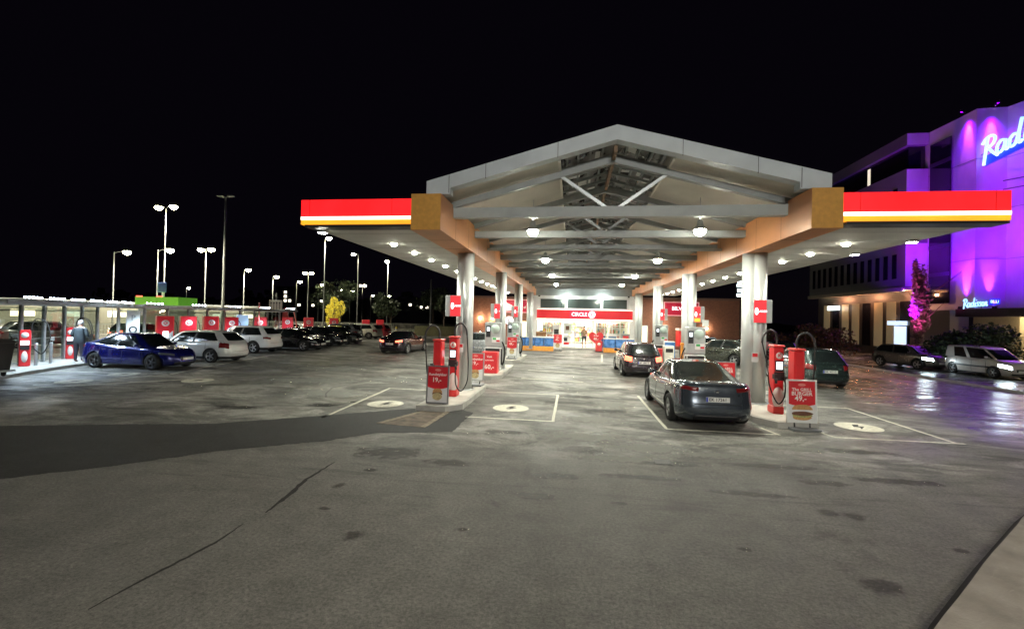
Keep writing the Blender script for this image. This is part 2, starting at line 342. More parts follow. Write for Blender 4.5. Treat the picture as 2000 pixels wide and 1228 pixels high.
def stainmat(name,col,rough,amax):
    m=bpy.data.materials.new(name); m.use_nodes=True; N=m.node_tree.nodes; L=m.node_tree.links; b=N['Principled BSDF']
    b.inputs['Base Color'].default_value=(*col,1); b.inputs['Roughness'].default_value=rough
    tc=N.new('ShaderNodeTexCoord'); su=N.new('ShaderNodeVectorMath'); su.operation='SUBTRACT'; su.inputs[1].default_value=(.5,.5,0); L.new(tc.outputs['Generated'],su.inputs[0])
    mu=N.new('ShaderNodeVectorMath'); mu.operation='MULTIPLY'; mu.inputs[1].default_value=(1,1,0); L.new(su.outputs[0],mu.inputs[0])
    ln=N.new('ShaderNodeVectorMath'); ln.operation='LENGTH'; L.new(mu.outputs[0],ln.inputs[0])
    n=N.new('ShaderNodeTexNoise'); n.inputs['Scale'].default_value=4.5; n.inputs['Detail'].default_value=9; n.inputs['Roughness'].default_value=.7; L.new(tc.outputs['Object'],n.inputs['Vector'])
    a=N.new('ShaderNodeMath'); a.operation='MULTIPLY_ADD'; a.inputs[1].default_value=.9; L.new(n.outputs['Fac'],a.inputs[0]); a.inputs[2].default_value=-.45
    d=N.new('ShaderNodeMath'); d.operation='ADD'; L.new(ln.outputs['Value'],d.inputs[0]); L.new(a.outputs[0],d.inputs[1])
    q=N.new('ShaderNodeMapRange'); q.interpolation_type='SMOOTHSTEP'; q.inputs[1].default_value=.18; q.inputs[2].default_value=.40; q.inputs[3].default_value=amax; q.inputs[4].default_value=0
    L.new(d.outputs[0],q.inputs[0]); e=N.new('ShaderNodeMath'); e.operation='MULTIPLY'; L.new(q.outputs[0],e.inputs[0])
    q2=N.new('ShaderNodeMapRange'); q2.inputs[1].default_value=.38; q2.inputs[2].default_value=.49; q2.inputs[3].default_value=1; q2.inputs[4].default_value=0; L.new(ln.outputs['Value'],q2.inputs[0]); L.new(q2.outputs[0],e.inputs[1])
    L.new(e.outputs[0],b.inputs['Alpha']); return m
K['stain']=stainmat('oil_stain_film',(.035,.033,.030),.55,.52)
K['film']=stainmat('dried_film_and_light',(.30,.30,.27),.75,.55)
BZ=[.0042]
def blot(x,y,rx,ry,rot=0,mm=None):
    BZ[0]+=.00003; p=[(x+rx*1.3*math.cos(t*PI/16)*math.cos(rot)-ry*1.3*math.sin(t*PI/16)*math.sin(rot),y+rx*1.3*math.cos(t*PI/16)*math.sin(rot)+ry*1.3*math.sin(t*PI/16)*math.cos(rot)) for t in range(32)]
    b=MB(); b.add([(a,c,BZ[0]) for a,c in p],[tuple(range(32))]); return struct(b.build('stain' if mm is None else 'pale_film_and_light',mm or K['stain']))
for s_ in ((-2.35,4.75,.16,.10,.9),(-3.25,6.1,.14,.08,1.1),(-.45,6.25,.34,.14,.2),(3.65,6.35,.18,.15,0),(3.35,6.4,.15,.13,.3),(2.95,4.7,.22,.17,.2),(-3.1,6.8,.12,.08,.5),(3.95,7.6,.45,.14,-.1),(.7,6.2,.14,.07,0),(-3.05,5.35,.09,.05,0),
  (-3.2,7.75,.75,.40,.1),(-2.0,7.4,.5,.2,0),(-.2,7.1,.5,.12,.2),(1.2,7.3,.9,.10,-.05),(2.6,6.9,.8,.09,-.1),(3.4,8.3,1.1,.12,.1),(5.2,7.9,.8,.15,-.1),(.2,8.6,.6,.25,0),(-1.4,9.6,.6,.2,.1),(1.8,8.1,.7,.13,.1),(-6.6,11.4,.5,.25,.2),(-6.0,12.0,.25,.15,0),(-8.5,10.6,.8,.2,.3),(4.3,5.6,.12,.09,0),(1.9,5.2,.09,.06,0),(-1.2,5.1,.08,.05,.4),(5.6,9.6,.9,.2,0),(.9,12.4,.8,.35,0),(.2,14.5,.9,.3,.1),(1.3,16.5,1.,.3,0),(3.4,17.2,.7,.7,0)): blot(*s_)
for s_ in ((.3,9.6,1.3,.5,.1),(1.5,9.0,1.1,.45,0),(2.7,8.8,.9,.25,-.1),(.9,8.2,1.1,.25,.05),(4.3,9.6,1.2,.25,0),(.6,11.3,.9,.5,.3),(1.2,13.4,.7,.8,0),(-1.1,13.2,.6,.5,.4),(.4,16,.9,.6,0),(1.,19,1.2,.5,0),(-2.6,9.3,1.0,.18,.02),(-7.5,13.2,1.6,.8,.3),(-9.5,15.5,2.0,.9,.2),(-6.8,16.5,1.4,.8,0),(-12.2,12.6,1.3,.35,.5),(-11,19,2.2,1.,.2)): blot(*s_,mm=K['film'])  # dried film; the far left blot paints streaks of shelter light on asphalt
# small litter and grit on the open asphalt, one scatter
g=MB()
for _ in range(500):
    x,y=random.uniform(-7,7),random.uniform(2.2,11); r=random.uniform(.003,.009); g.add([(x,y,.001),(x+r,y,.001),(x,y+r,.001),(x+r*.4,y+r*.4,r*.7)],[(0,1,3),(1,2,3),(2,0,3)],0)
o=g.build('grit',mat('grit_stone',(.30,.29,.26),.8)); o['kind']='stuff'; o['label']='small grit lying on the asphalt'
for gx,gy in ((1.62,8.15),):
    m=MB(); m.box(gx-.14,gx+.14,gy-.12,gy+.12,.002,.010)
    for k in range(7): m.box(gx-.12+k*.035,gx-.105+k*.035,gy-.10,gy+.10,.0101,.016)
    struct(m.build('drain_grate',mat('cast_iron',(.03,.03,.03),.5,.6,var=.3)))
# bottom right concrete pavement with kerb
pv=MB(); pv.prism(rag([(-8,-6.2),(3.04,4.12),(4.13,5.12),(5.67,6.48),(7.2,7.7),(30,26),(30,-12),(-8,-12)],.4,.006),'z',-.05,.10); struct(pv.build('pavement',K['conc2']))
smear([(.9,2.05),(3.0,4.15),(4.09,5.15),(5.63,6.52),(7.15,7.75)],[.05,.05,.045,.04,.04],.006,'kerb_joint')
# charger platform left
pv=MB(); pv.prism([(-18.2,11),(-19.35,13.36),(-20.35,15.46),(-20.95,17.31),(-21.7,19.4),(-22.9,21.5),(-22.9,62),(-26.5,62),(-26.5,11)],'z',-.02,.12); struct(pv.build('charging_pavement',K['concrete']))
pv=MB(); pv.prism([(-15,37.0),(-15,39.2),(18,39.2),(18,37.0)],'z',-.02,.15); struct(pv.build('shop_pavement',K['concrete']))
# street kerb to the right
pv=MB(); 
for i in range(30): 
    y=20+i*2; pv.box(20.0,20.18,y,y+1.99,-.5,-.33)
struct(pv.build('street_kerb',K['concrete']))
# embankment and verge far left/back
def hill(name,x0,x1,y0,y1,h,m,seed):
    rnd=random.Random(seed); nx,ny=30,8; vs=[]
    for j in range(ny+1):
        for i in range(nx+1):
            x=x0+(x1-x0)*i/nx; y=y0+(y1-y0)*j/ny; vs.append((x,y,-.3+h*math.sin(PI*min(1,j/ny*.5))*(.7+.3*math.sin(i*.7+seed))*math.sin(PI*min(1,max(0.02,i/nx)))**.4))
    m_=MB(); m_.add(vs,[(j*(nx+1)+i,j*(nx+1)+i+1,(j+1)*(nx+1)+i+1,(j+1)*(nx+1)+i) for j in range(ny) for i in range(nx)],0,True); return struct(m_.build(name,m))
K['grass']=mat('dark_grass',(.035,.05,.02),.95,var=.4,vscale=2)
hill('hill',-220,120,170,300,16,K['grass'],3)
hill('hill',14,29,58,80,2.6,K['grass'],1)
hill('verge',-30,-14,66,90,1.5,K['grass'],2)

# ------------------------------------------------------------------ canopy
CX=.95; Y0=10.5; Y1=39.0
can=thing('petrol_station_canopy','gabled forecourt canopy with grey truss roof, copper beams and lit red fascias','canopy',(CX,Y0,0))
def rel(m,name,mats,par=can,label=None,off=(CX,Y0,0)):
    m.v=[(a-off[0],b-off[1],c-off[2]) for a,b,c in m.v]; return m.build(name,mats,par,label)
sl=(6.94-5.73)/4.5
# gable fascia
m=MB(); 
m.prism([(-3.55,5.72),(CX,6.94),(5.5,5.72),(5.5,5.40),(4.86,5.40),(4.86,5.55),(CX,6.60),(-2.96,5.55),(-2.96,5.40),(-3.55,5.40)],'y',Y0,Y0+.28)
fa=rel(m,'gable_fascia',K['gable'])
m=MB()
for x in (-2.1,-.4,2.4,4.0):
    zz=6.94-abs(x-CX)*sl; m.box(x-.006,x+.006,Y0-.003,Y0+.02,zz-.36,zz-.004)
m.box(-3.0,-2.985,Y0-.003,Y0+.02,5.43,5.86); m.box(4.885,4.9,Y0-.003,Y0+.02,5.43,5.86)
m.v=[(a-CX,b-Y0,c) for a,b,c in m.v]; m.build('panel_joint',K['dark'],fa)
# roof planes (side boards) and outer skin
for s_ in (-1,1):
    m=MB(); e=CX+s_*4.5; k=CX+s_*1.32; zk=6.62-1.32*sl; ze=6.62-4.5*sl
    m.prism([(k,zk),(e,ze),(e,ze+.30),(k,zk+.30)],'y',Y0+.285,Y1-.2); rel(m,'roof_panel',K['ceil'])
    m=MB()
    m.box(k-.03,k+.03,Y0+.29,Y1-.25,zk-.07,zk+.02); rel(m,'skylight_edge_trim',K['cream'])
# skylight
m=MB()
for s_ in (-1,1):
    k=CX+s_*1.28; zk=6.62-1.28*sl
    m.prism([(CX,6.80),(k,zk+.20),(k,zk+.215),(CX,6.815)],'y',Y0+.29,Y1-.3)
K['sky']=mat('skylight_panel',(.10,.10,.095),.25,var=.9,vscale=3,stretch=(1,.5,1))
sk=rel(m,'skylight_glazing',K['sky'])
m=MB()
for s_ in (-1,1):
    for t in (.22,.45,.68,.9):
        x=CX+s_*1.28*t; z=6.68-abs(x-CX)*sl; m.box(x-.025,x+.025,Y0+.3,Y1-.4,z-.03,z+.05)
rel(m,'skylight_purlin',K['steelgrey'])
for yb in [Y0+.9+i*.66 for i in range(42)]:
    m=MB()
    for s_ in (-1,1):
        k=CX+s_*1.28
        m.prism([(CX,6.60),(k,6.60-1.28*sl),(k,6.53-1.28*sl),(CX,6.53)],'y',yb,yb+.045)
    rel(m,'skylight_bar',K['steelgrey'])
m=MB()   # pale scraps imitating white reflections glimpsed on the skylight panels
rnd=random.Random(5)
for _ in range(70):
    s_=rnd.choice((-1,1)); t0=rnd.uniform(.05,.8); t1=min(.97,t0+rnd.uniform(.08,.3)); y=Y0+.4+rnd.random()**1.4*24; dy=rnd.uniform(.15,.5)
    xa=CX+s_*1.28*t0; xb=CX+s_*1.28*t1; za=6.76-abs(xa-CX)*sl; zb_=6.76-abs(xb-CX)*sl; q=rnd.uniform(-.1,.1)
    m.add([(xa,y,za),(xb,y+q,zb_),(xb,y+dy+q,zb_+.004),(xa,y+dy,za+.004)],[(0,1,2,3)])
rel(m,'pale_glimpse',K['white'],label='pale sheets showing between the skylight bars')['kind']='stuff'
# ridge spine
m=MB(); m.box(CX-.04,CX+.04,Y0+.3,Y1-.4,6.42,6.58); rel(m,'ridge_beam',mat('rusty_ridge',(.20,.13,.08),.7,var=.3))
# trusses
def strut(m,a,b,w=.09,h=.09,y=0,d=.12,mi=0):
    a=Vector(a);b=Vector(b); t=(b-a).normalized(); n=Vector((-t.y,t.x))*w/2
    m.prism([tuple(a+n),tuple(b+n),tuple(b-n),tuple(a-n)],'y',y-d/2,y+d/2,mi)
for i,yt in enumerate([11.45+2.6*k for k in range(11)]):
    bot=MB(); z0=5.02 if i==0 else 4.98; bot.box(-3.1,5.0,yt-.1,yt+.1,z0,z0+(.26 if i==0 else .20))
    tr=rel(bot,'truss',mat('truss_lit_tone',(.34,.37,.36),.45,var=.12,vscale=2) if i==0 else K['steelgrey'])  # first truss paler: light from the front is put into its colour
    tm=MB()
    for s_ in (-1,1):
        e=CX+s_*4.15
        strut(tm,(CX,6.45),(e,6.45-4.15*sl),.15,.1,yt,.16)
    tm.v=[(a-CX,b-Y0,c) for a,b,c in tm.v]; tm.build('rafter',K['steelgrey'],tr)
    for s_ in (-1,1):
        tm=MB(); strut(tm,(CX+s_*.12,5.24),(CX+s_*1.28,6.45-1.28*sl-.05),.075,.1,yt,.08)
        tm.v=[(a-CX,b-Y0,c) for a,b,c in tm.v]; tm.build('diagonal_brace',mat('brace_lit_tone',(.42,.45,.46),.35,.3) if i<1 else K['steelgrey'],tr)  # first braces take a paler, lit copy of the truss colour
    if i in(2,4,6):
        tm=MB(); tm.tube([(-3.1,yt-.55,4.93),(5.,yt-.55,4.93)],.05,8,0); tm.v=[(a-CX,b-Y0,c) for a,b,c in tm.v]; tm.build('tie_rod',K['grey'],tr)
# copper beams
for s_,xa,xb in ((-1,-3.85,-3.12),(1,5.0,5.62)):
    inner=xb if s_<0 else xa
    m=MB(); m.box(xa,xb,Y0-.2,40,4.50,5.36)
    m.v=[(a,b,c) for a,b,c in m.v]
    bm_=rel(m,'edge_beam',K['beam'])
    m=MB(); m.box(xa+.003,xb-.003,Y0-.215,Y0-.203,4.505,5.355); m.v=[(a-CX,b-Y0,c) for a,b,c in m.v]; m.build('end_plate',K['ochre'],bm_)
    m=MB()
    for k in range(19): y=Y0+1.2+k*1.5; m.box(xa-.002,xb+.002,y,y+.012,4.497,5.3)
    m.v=[(a-CX,b-Y0,c) for a,b,c in m.v]; m.build('cladding_seam',mat('seam_brown',(.2,.08,.03),.5),bm_)
# wings
for s_,xa,xb in ((-1,-6.55,-3.86),(1,5.63,8.6)):
    m=MB(); m.box(xa,xb,Y0+.02,39.5,4.62,5.24); wg=rel(m,'side_roof',K['soffit'])
    m=MB(); m.box(xa-.03,xb,Y0+.1,39.5,5.25,5.32); m.v=[(a-CX,b-Y0,c) for a,b,c in m.v]; m.build('roof_edge_trim',K['grey'],wg)
    m=MB(); 
    for k in range(24): y=Y0+.9+k*1.2; m.box(xa+.02,xb-.02,y,y+.015,4.617,4.63)
    m.v=[(a-CX,b-Y0,c) for a,b,c in m.v]; m.build('soffit_joint',mat('joint_grey',(.22,.22,.21),.7),wg)
    fx0,fx1=((-6.72,-3.87) if s_<0 else (5.64,8.80)); fy=Y0-.12
    for nm,za,zb_,mm,pr in (('red_fascia',4.855,5.27,K['fred'],0),('white_light_stripe',4.775,4.852,K['fwhite'],.012),('orange_light_stripe',4.665,4.772,K['forange'],.0)):
        m=MB(); m.box(fx0,fx1,fy-pr,fy+.14,za,zb_); f_=rel(m,nm,mm)
        if nm=='red_fascia':
            for xx in ((fx0+.22,fx1-.5) if s_<0 else (fx0+.35,fx1-.28)):
              m=MB(); m.box(xx,xx+.012,fy-.004,fy+.01,za,zb_)
              m.v=[(a-CX,b-Y0,c) for a,b,c in m.v]; m.build('fascia_joint',mat('joint_red',(.25,.01,.01),.5),f_)
    m=MB(); m.box(fx0+.1,fx1-.02,fy+.0,Y0+.3,4.60,4.655); rel(m,'gutter_strip',K['dark'])
# columns
COLS=[(-3.40,14.15,.24),(-3.17,20.0,.2),(-3.2,27.,.2),(-3.2,34.6,.2),(5.30,14.0,.26),(4.95,20.0,.22),(4.95,27.,.2),(4.95,34.6,.2)]
for x,y,r in COLS:
    m=MB(); m.tube([(x-.11,y+.10,.15),(x-.11,y+.10,4.5)],r*.82,24); m.tube([(x+.11,y-.06,.15),(x+.11,y-.06,4.5)],r*.70,24)
    c=rel(m,'column',K['pillar'])
    m=MB(); m.lathe([(r*1.5,.15),(r*1.5,.19),(r*1.3,.19)],24,M=Matrix.Translation((x,y,0))); m.v=[(a-CX,b-Y0,cc) for a,b,cc in m.v]; m.build('base_collar',K['galv'],c)
for x,y,r in COLS[:2]+COLS[4:6]:
    m=MB(); m.box(x-.16,x+.02,y-.06-r*.70-.012,y-.06-r*.70-.004,1.35,1.62); st_=rel(m,'column_sticker',K['poster_white'])
    m=MB(); m.box(x-.14-CX,x+.0-CX,y-.06-r*.70-.018-Y0,y-.06-r*.70-.013-Y0,1.50,1.60); m.build('sticker_print',K['poster_red'],st_)
# lamps in wings: recessed discs
WL=[13,14.8,16.65,18.6,20.6,22.5,24.4,26.3,28.1,29.9,31.8,33.7,35.6,37.5]
for X_ in (-5.37,7.17):
    for i,y in enumerate(WL):
        m=MB(); m.lathe([(.001,4.603),(.105,4.603),(.125,4.608),(.125,4.62)],18,M=Matrix.Translation((X_,y,0)))
        d=rel(m,'downlight',K['grey'])
        m=MB(); m.lathe([(.001,4.545),(.05,4.555),(.085,4.58),(.10,4.602)],18,M=Matrix.Translation((X_-CX,y-Y0,0))); m.build('diffuser',K['lampglow'],d)
        light('SPOT',(X_-CX,y-Y0,4.52),180,(.98,1,.86),can,.09,160,.8,(X_-CX,y-Y0,0),'downlight_light')
# hanging high bay lamps
for X_ in (-1.17,3.46):
    for y in (13,19.2,26.,32.5):
        m=MB(); m.lathe([(.03,5.30),(.07,5.26),(.09,5.14),(.17,5.03),(.18,5.0),(.17,5.0)],20,M=Matrix.Translation((X_,y,0))); m.tube([(X_,y,5.3),(X_,y,5.9)],.012,6)
        d=rel(m,'high_bay_lamp',K['galv'])
        m=MB(); m.lathe([(.001,4.84),(.08,4.85),(.14,4.91),(.16,5.00)],20,M=Matrix.Translation((X_-CX,y-Y0,0))); m.build('diffuser',K['lampglow'],d)
        light('SPOT',(X_-CX,y-Y0,4.80),400,(.99,1,.84),can,.16,168,.35,(X_-CX,y-Y0,0),name='high_bay_light')
# corner floods under the outer edges
for x,y in ((-6.45,10.9),(8.3,14.6),(8.35,12.4)):
    m=MB(); m.box(x-.10,x+.10,y-.08,y+.08,4.55,4.61); d=rel(m,'flood_lamp',K['galv']); m=MB(); m.box(x-.085-CX,x+.085-CX,y-.065-Y0,y+.065-Y0,4.54,4.548); m.build('diffuser',K['lampglow'],d)

# ------------------------------------------------------------------ pump islands
def island(x0,x1,y0,y1,label):
    c=.45; poly=[(x0,y0+.0),(x1-.35,y0),(x1,y0+c),(x1,y1-.3),(x1-.3,y1),(x0+.3,y1),(x0,y1-.3)]
    if x0>0: poly=[(x0,y0+c*1.2),(x0+.35,y0),(x1,y0),(x1,y1-.3),(x1-.3,y1),(x0+.3,y1),(x0,y1-.3)]
    m=MB(); m.prism(poly,'z',.0,.15); o=m.build('pump_island',K['concrete']); tag(o,label,'island')
    m=MB(); cx=sum(p[0] for p in poly)/len(poly); cy=sum(p[1] for p in poly)/len(poly)
    m.prism([((p[0]-cx)*.86+cx,(p[1]-cy)*.96+cy) for p in poly],'z',.15,.156); m.build('top_slab',mat('island_top',(.50,.47,.42),.8,var=.12,vscale=4),o)
    return o
island(-3.95,-2.82,11.25,15.3,'pale kerbed concrete island under the front left canopy column')
island(-3.95,-2.78,17.6,22.3,'pale kerbed concrete island under the second left canopy column')
island(-3.95,-2.78,24.4,29.,'pale kerbed concrete island under the third left canopy column')
island(4.5,5.75,11.35,15.6,'pale kerbed concrete island under the front right canopy column')
island(4.4,5.6,17.8,22.4,'pale kerbed concrete island under the second right canopy column')
island(4.4,5.6,24.6,29.,'pale kerbed concrete island under the third right canopy column')

# ------------------------------------------------------------------ chargers on the islands
def hose(m,pts,r=.018,k=6,mi=0):
    P=[Vector(p) for p in pts]; o=[]
    for i in range(len(P)-1):
        p0=P[max(i-1,0)];p1=P[i];p2=P[i+1];p3=P[min(i+2,len(P)-1)]
        for j in range(k):
            t=j/k; o.append(.5*((2*p1)+(p2-p0)*t+(2*p0-5*p1+4*p2-p3)*t*t+(3*p1-p0-3*p2+p3)*t**3))
    o.append(P[-1]); m.tube(o,r,8,mi)
def charger(x,y,label,side=1,h=1.66,screen=True,cable='loop',rz=0):
    t=thing('ev_charger',label,'charger',(x,y,.156),rz,'red fast charging posts on the front islands')
    m=MB(); m.bbox(-.118,.118,-.17,.17,.20,h,.03); b=m.build('body',K['red'],t)
    m=MB(); m.bbox(-.135,.135,-.19,.19,h+.002,h+.06,.02); m.build('top_cap',K['redl'],t)
    m=MB(); m.bbox(-.13,.13,-.185,.185,0,.198,.02); m.build('plinth',K['redl'],t)
    if screen:
        m=MB(); m.box(-.10,.10,-.185,-.172,1.08,1.36); f_=m.build('display_bezel',K['dark'],t); m=MB(); m.box(-.075,.075,-.189,-.186,1.14,1.33); m.build('display',K['screen'],f_)
        m=MB(); m.box(-.12,.12,-.20,-.172,.86,1.07); m.build('connector_tray',K['dark'],t)
        m=MB(); m.lathe([(.001,-.176),(.085,-.176),(.085,-.171)],24,ax='y',M=Matrix.Translation((0,0,1.49))); d=m.build('round_emblem',K['ink_white'],t)
        text('K',.12,K['red'],d,face_y(0,-.178,1.49),.001,.006,'letter')
    m=MB(); m.lathe([(.001,-.175),(.20,-.175),(.20,-.171)],28,ax='y',M=Matrix.Translation((side*.02,0,.42))@Matrix.Diagonal((.7,1,1.35,1))); m.build('white_oval',K['ink_white'],t)
    # boom arch and cable
    m=MB(); s=side
    hose(m,[(0,0,h+.05),(0,0,h+.25),(s*.08,-.02,h+.40),(s*.22,-.04,h+.43),(s*.35,-.06,h+.28),(s*.38,-.07,h+.10)],.026,6); m.build('cable_boom',mat('boom_grey',(.03,.03,.03),.4),t)
    m=MB()
    if cable=='loop': hose(m,[(s*.38,-.07,h+.12),(s*.42,-.1,h-.3),(s*.45,-.14,.9),(s*.43,-.16,.45),(s*.27,-.2,.18),(s*.12,-.22,.35),(s*.10,-.24,.75),(s*.12,-.22,.95)],.017)
    else: hose(m,[(s*.38,-.07,h+.12),(s*.30,-.2,1.2),(s*.24,-.22,.7),(s*.05,-.24,.28),(s*-.10,-.24,.45),(s*-.12,-.24,.8),(s*-.05,-.22,.95)],.017)
    m.build('cable',K['black'],t)
    m=MB(); m.box(s*.12-.04,s*.12+.04,-.30,-.16,.90,1.02); m.tube([(s*.12,-.2,.96),(s*.12,-.30,.9),(s*.14,-.33,.80)],.032,8); m.build('charging_plug',K['dark'],t)
    return t
charger(-3.62,12.1,'narrow red charging post nearest the camera, left of the front left column',-1,1.62,False,'tight')
charger(-3.38,12.85,'red charging post with lit screen, looped cable hanging before the left column',1,1.68,True,'loop')
charger(5.28,12.5,'red charging post beside the front right column, half behind the other post',-1,1.70,True,'tight')
charger(5.42,11.75,'red charging post in front of the right column, just behind the burger board',1,1.66,False,'tight')

# ------------------------------------------------------------------ number flags on the columns
def flag(x,y,z,side,label,txt,w=.50,h=.66,orange=False):
    t=thing('pump_number_sign',label,'sign',(x,y,z),0,'red and grey signs fixed to the columns')
    m=MB(); m.bbox(-w/2,w/2,0,.14,-h/2,h/2,.015); m.build('sign_box',K['grey'],t)
    a,b=(-w/2+.16,w/2-.0) if side<0 else (-w/2,w/2-.16)
    m=MB(); m.box(a+.004,b-.004,-.012,-.001,-h/2+.01,h/2-.01); f_=m.build('red_face',K['sred'],t)
    m=MB(); c=(a+b)/2; m.lathe([(.001,-.018),(.062,-.018),(.062,-.012)],20,ax='y',M=Matrix.Translation((a+.075,0,0))@Matrix.Diagonal((.8,1,1.7,1))); m.build('round_emblem',K['swhite'],f_)
    text(txt,.085,K['swhite'],f_,face_y(a+.23,-.016,0),.002,.004)
    if orange: m=MB(); m.box(a+.02,b-.02,-.02,-.013,-h/2+.03,-h/2+.17); m.build('orange_strip',K['forange'],f_)
flag(-3.70,13.75,2.80,-1,'red backlit sign on the front left column','LADER')
flag(5.37,13.6,2.80,1,'red backlit sign on the front right column','LADER')
flag(-3.35,19.6,2.75,-1,'red backlit sign on the second left column','2',.42,.66)
flag(-3.38,26.6,2.85,-1,'red backlit sign on the third left column','3',.40,.66)
flag(5.25,19.6,2.78,1,'red backlit sign with orange strip on the second right column','4',.42,.66,True)
flag(5.2,26.6,2.85,1,'red backlit sign on the third right column','5',.40,.66)
m=MB(); m.box(5.36,5.6,19.5,19.54,2.28,2.55); tag(m.build('small_notice',K['white']),'small white notice fixed low on the second right column','notice')

# ------------------------------------------------------------------ advertising boards
def burger(m_par,cx,cz,w,y=-.03,kind='burger'):
    def blob(nm,mm,z,rx,rz,yy,flat=0):
        m=MB(); n=26; o=[]
        for i in range(n):
            t=2*PI*i/n; zz=rz*math.sin(t); zz=max(zz,-rz*flat) if flat>=0 and flat<1 and flat>0 else zz
            k=1+.03*math.sin(5*t+z*9); o.append((cx+rx*math.cos(t)*k,z+zz*k))
        m.prism(o,'y',yy-.003,yy); m.build(nm,mm,m_par)
    if kind=='burger':
        blob('printed_bun',K['bun'],cz-.09*w/.36,w*.44,w*.13,y-.000)
        blob('printed_lettuce',K['lettuce'],cz-.055*w/.36,w*.47,w*.10,y-.004)
        blob('printed_patty',K['meat'],cz-.02*w/.36,w*.50,w*.11,y-.008)
        blob('printed_bun',K['bun'],cz+.06*w/.36,w*.48,w*.22,y-.012,.15)
    else:
        blob('printed_roll',K['bun'],cz+.07,w*.30,w*.20,y-.000); blob('printed_filling',K['meat'],cz+.02,w*.32,w*.09,y-.004); blob('printed_bread',K['bread'],cz-.05,w*.30,w*.22,y-.008)
def aboard(x,y,rz,label,kind,l1,l2,price,z=0.,frame=None,w=.62,h=1.0,tilt=R(-3),cap=True):
    t=thing('advertising_board',label,'sign',(x,y,z),rz,'freestanding red and white offer boards')
    T=Matrix.Translation((0,0,.16))@Matrix.Rotation(tilt,4,'X')
    m=MB(); fw=.035; fr=frame or K['galv']
    for bx in ((-w/2,-w/2+fw,0,h),(w/2-fw,w/2,0,h),(-w/2+fw,w/2-fw,h-fw,h),(-w/2+fw,w/2-fw,0,fw)): m.box(bx[0],bx[1],-.02,.03,bx[2],bx[3],0,T)
    m.build('frame',fr,t)
    m=MB(); m.box(-w/2+fw+.001,w/2-fw-.001,-.010,.02,fw+.001,h-fw-.001,0,T); p=m.build('poster',K['poster_white'],t)
    m=MB(); n=12; zb_=h*.43; pts=[(-w/2+fw+.002,h-fw-.002),(-w/2+fw+.002,zb_)]+[(-w/2+fw+.002+(w-2*fw-.004)*i/n,zb_-.05*math.sin(PI*i/n)) for i in range(1,n)]+[(w/2-fw-.002,zb_),(w/2-fw-.002,h-fw-.002)]
    m.prism(pts,'y',-.014,-.011,0,T); rp=m.build('red_panel',K['poster_red'],p)
    def tx(s,sz,zz,off=.006,xx=0): return text(s,sz,K['ink_white'],rp,T@face_y(xx,-.016,zz),.001,off)
    m=MB(); m.prism([(.085*math.cos(2*PI*i/20),h*.88+.032*math.sin(2*PI*i/20)) for i in range(20)],'y',-.018,-.015,0,T); m.build('cup_emblem',mat('emblem_pink',(.75,.25,.22),.5),rp)
    if l1: tx(l1,.098 if len(l1)>9 else .10,h*.765)
    if l2: tx(l2,.125,h*.67,.010)
    tx(price,.17,h*(.62 if not l2 else .56),.012,-.03 if kind!='box' else 0); 
    sub=[p]
    ob=[]
    before=set(COL.objects)
    burger(p,0,h*.24,w*.72,-.012,kind)
    for o_ in COL.objects:
        if o_ not in before: o_.data.transform(T)
    m=MB(); m.prism([(-.22,-.0),(.22,-.0),(.27,.06),(-.27,.06)],'x',-w*.46,w*.46); m.v=[(a,b,c) for a,b,c in m.v]; m.build('foot',mat('foot_grey',(.25,.26,.27),.6),t)
    m=MB()
    for s_ in (-1,1): m.tube([(s_*.17,-.02,.05),(s_*.17,0,.17)],.018,8)
    m.build('spring',K['dark'],t)
    return t
aboard(-3.48,11.55,R(-4),'offer board before the front left island, bread roll pictured, price 19','roll','Rundstykker','','19,-',frame=mat('frame_grey',(.25,.25,.26),.4,.5))
aboard(5.38,11.36,R(2),'white framed burger board before the front right island, price 49','burger','The GRILL','BURGER','49,-',frame=K['white'],w=.66)
aboard(-3.2,14.95,R(-4),'offer board partly hidden behind the front left column','roll','Rundstykker','','19,-',.156,w=.6,h=.95)
aboard(5.15,15.9,R(2),'burger board between the dark grey saloon and the front right column','burger','The GRILL','BURGER','49,-',.0,w=.66)
aboard(-3.33,25.3,R(-3),'white board with a hot dog picture on the third left island','roll','Stor pølse','','49,-',.156,w=.62,h=1.1)
aboard(-1.05,34.9,0,'offer board between the blue stacks and the shop door','roll','Pølse','','49,-',0,w=.72,h=1.15)

def bintub(x,y,z,label,txt,w=.66,h=.88):
    t=thing('red_display_box',label,'box',(x,y,z)); m=MB(); m.bbox(-w/2,w/2,-.2,.25,0,h,.02); m.build('tub',K['redl'],t)
    m=MB(); m.box(-w/2+.02,w/2-.02,-.207,-.201,.03,h-.03); p=m.build('front_panel',K['poster_red'],t)
    if txt: 
        text('Vask',.12,K['ink_white'],p,face_y(0,-.212,h*.78),.001,.004); text('spylervæske',.075,K['ink_white'],p,face_y(0,-.212,h*.62),.001,.003); text(txt,.26,K['ink_white'],p,face_y(0,-.212,h*.30),.001,.01)
    return t
bintub(-3.35,18.6,.156,'large red box with a white price at the end of the second left island','60,-')
bintub(4.72,17.9,.156,'low red box with a white emblem at the foot of the second right pump','',.72,.82)
bintub(4.6,24.2,.0,'tall red bin right of the small black hatchback','',.5,1.05)

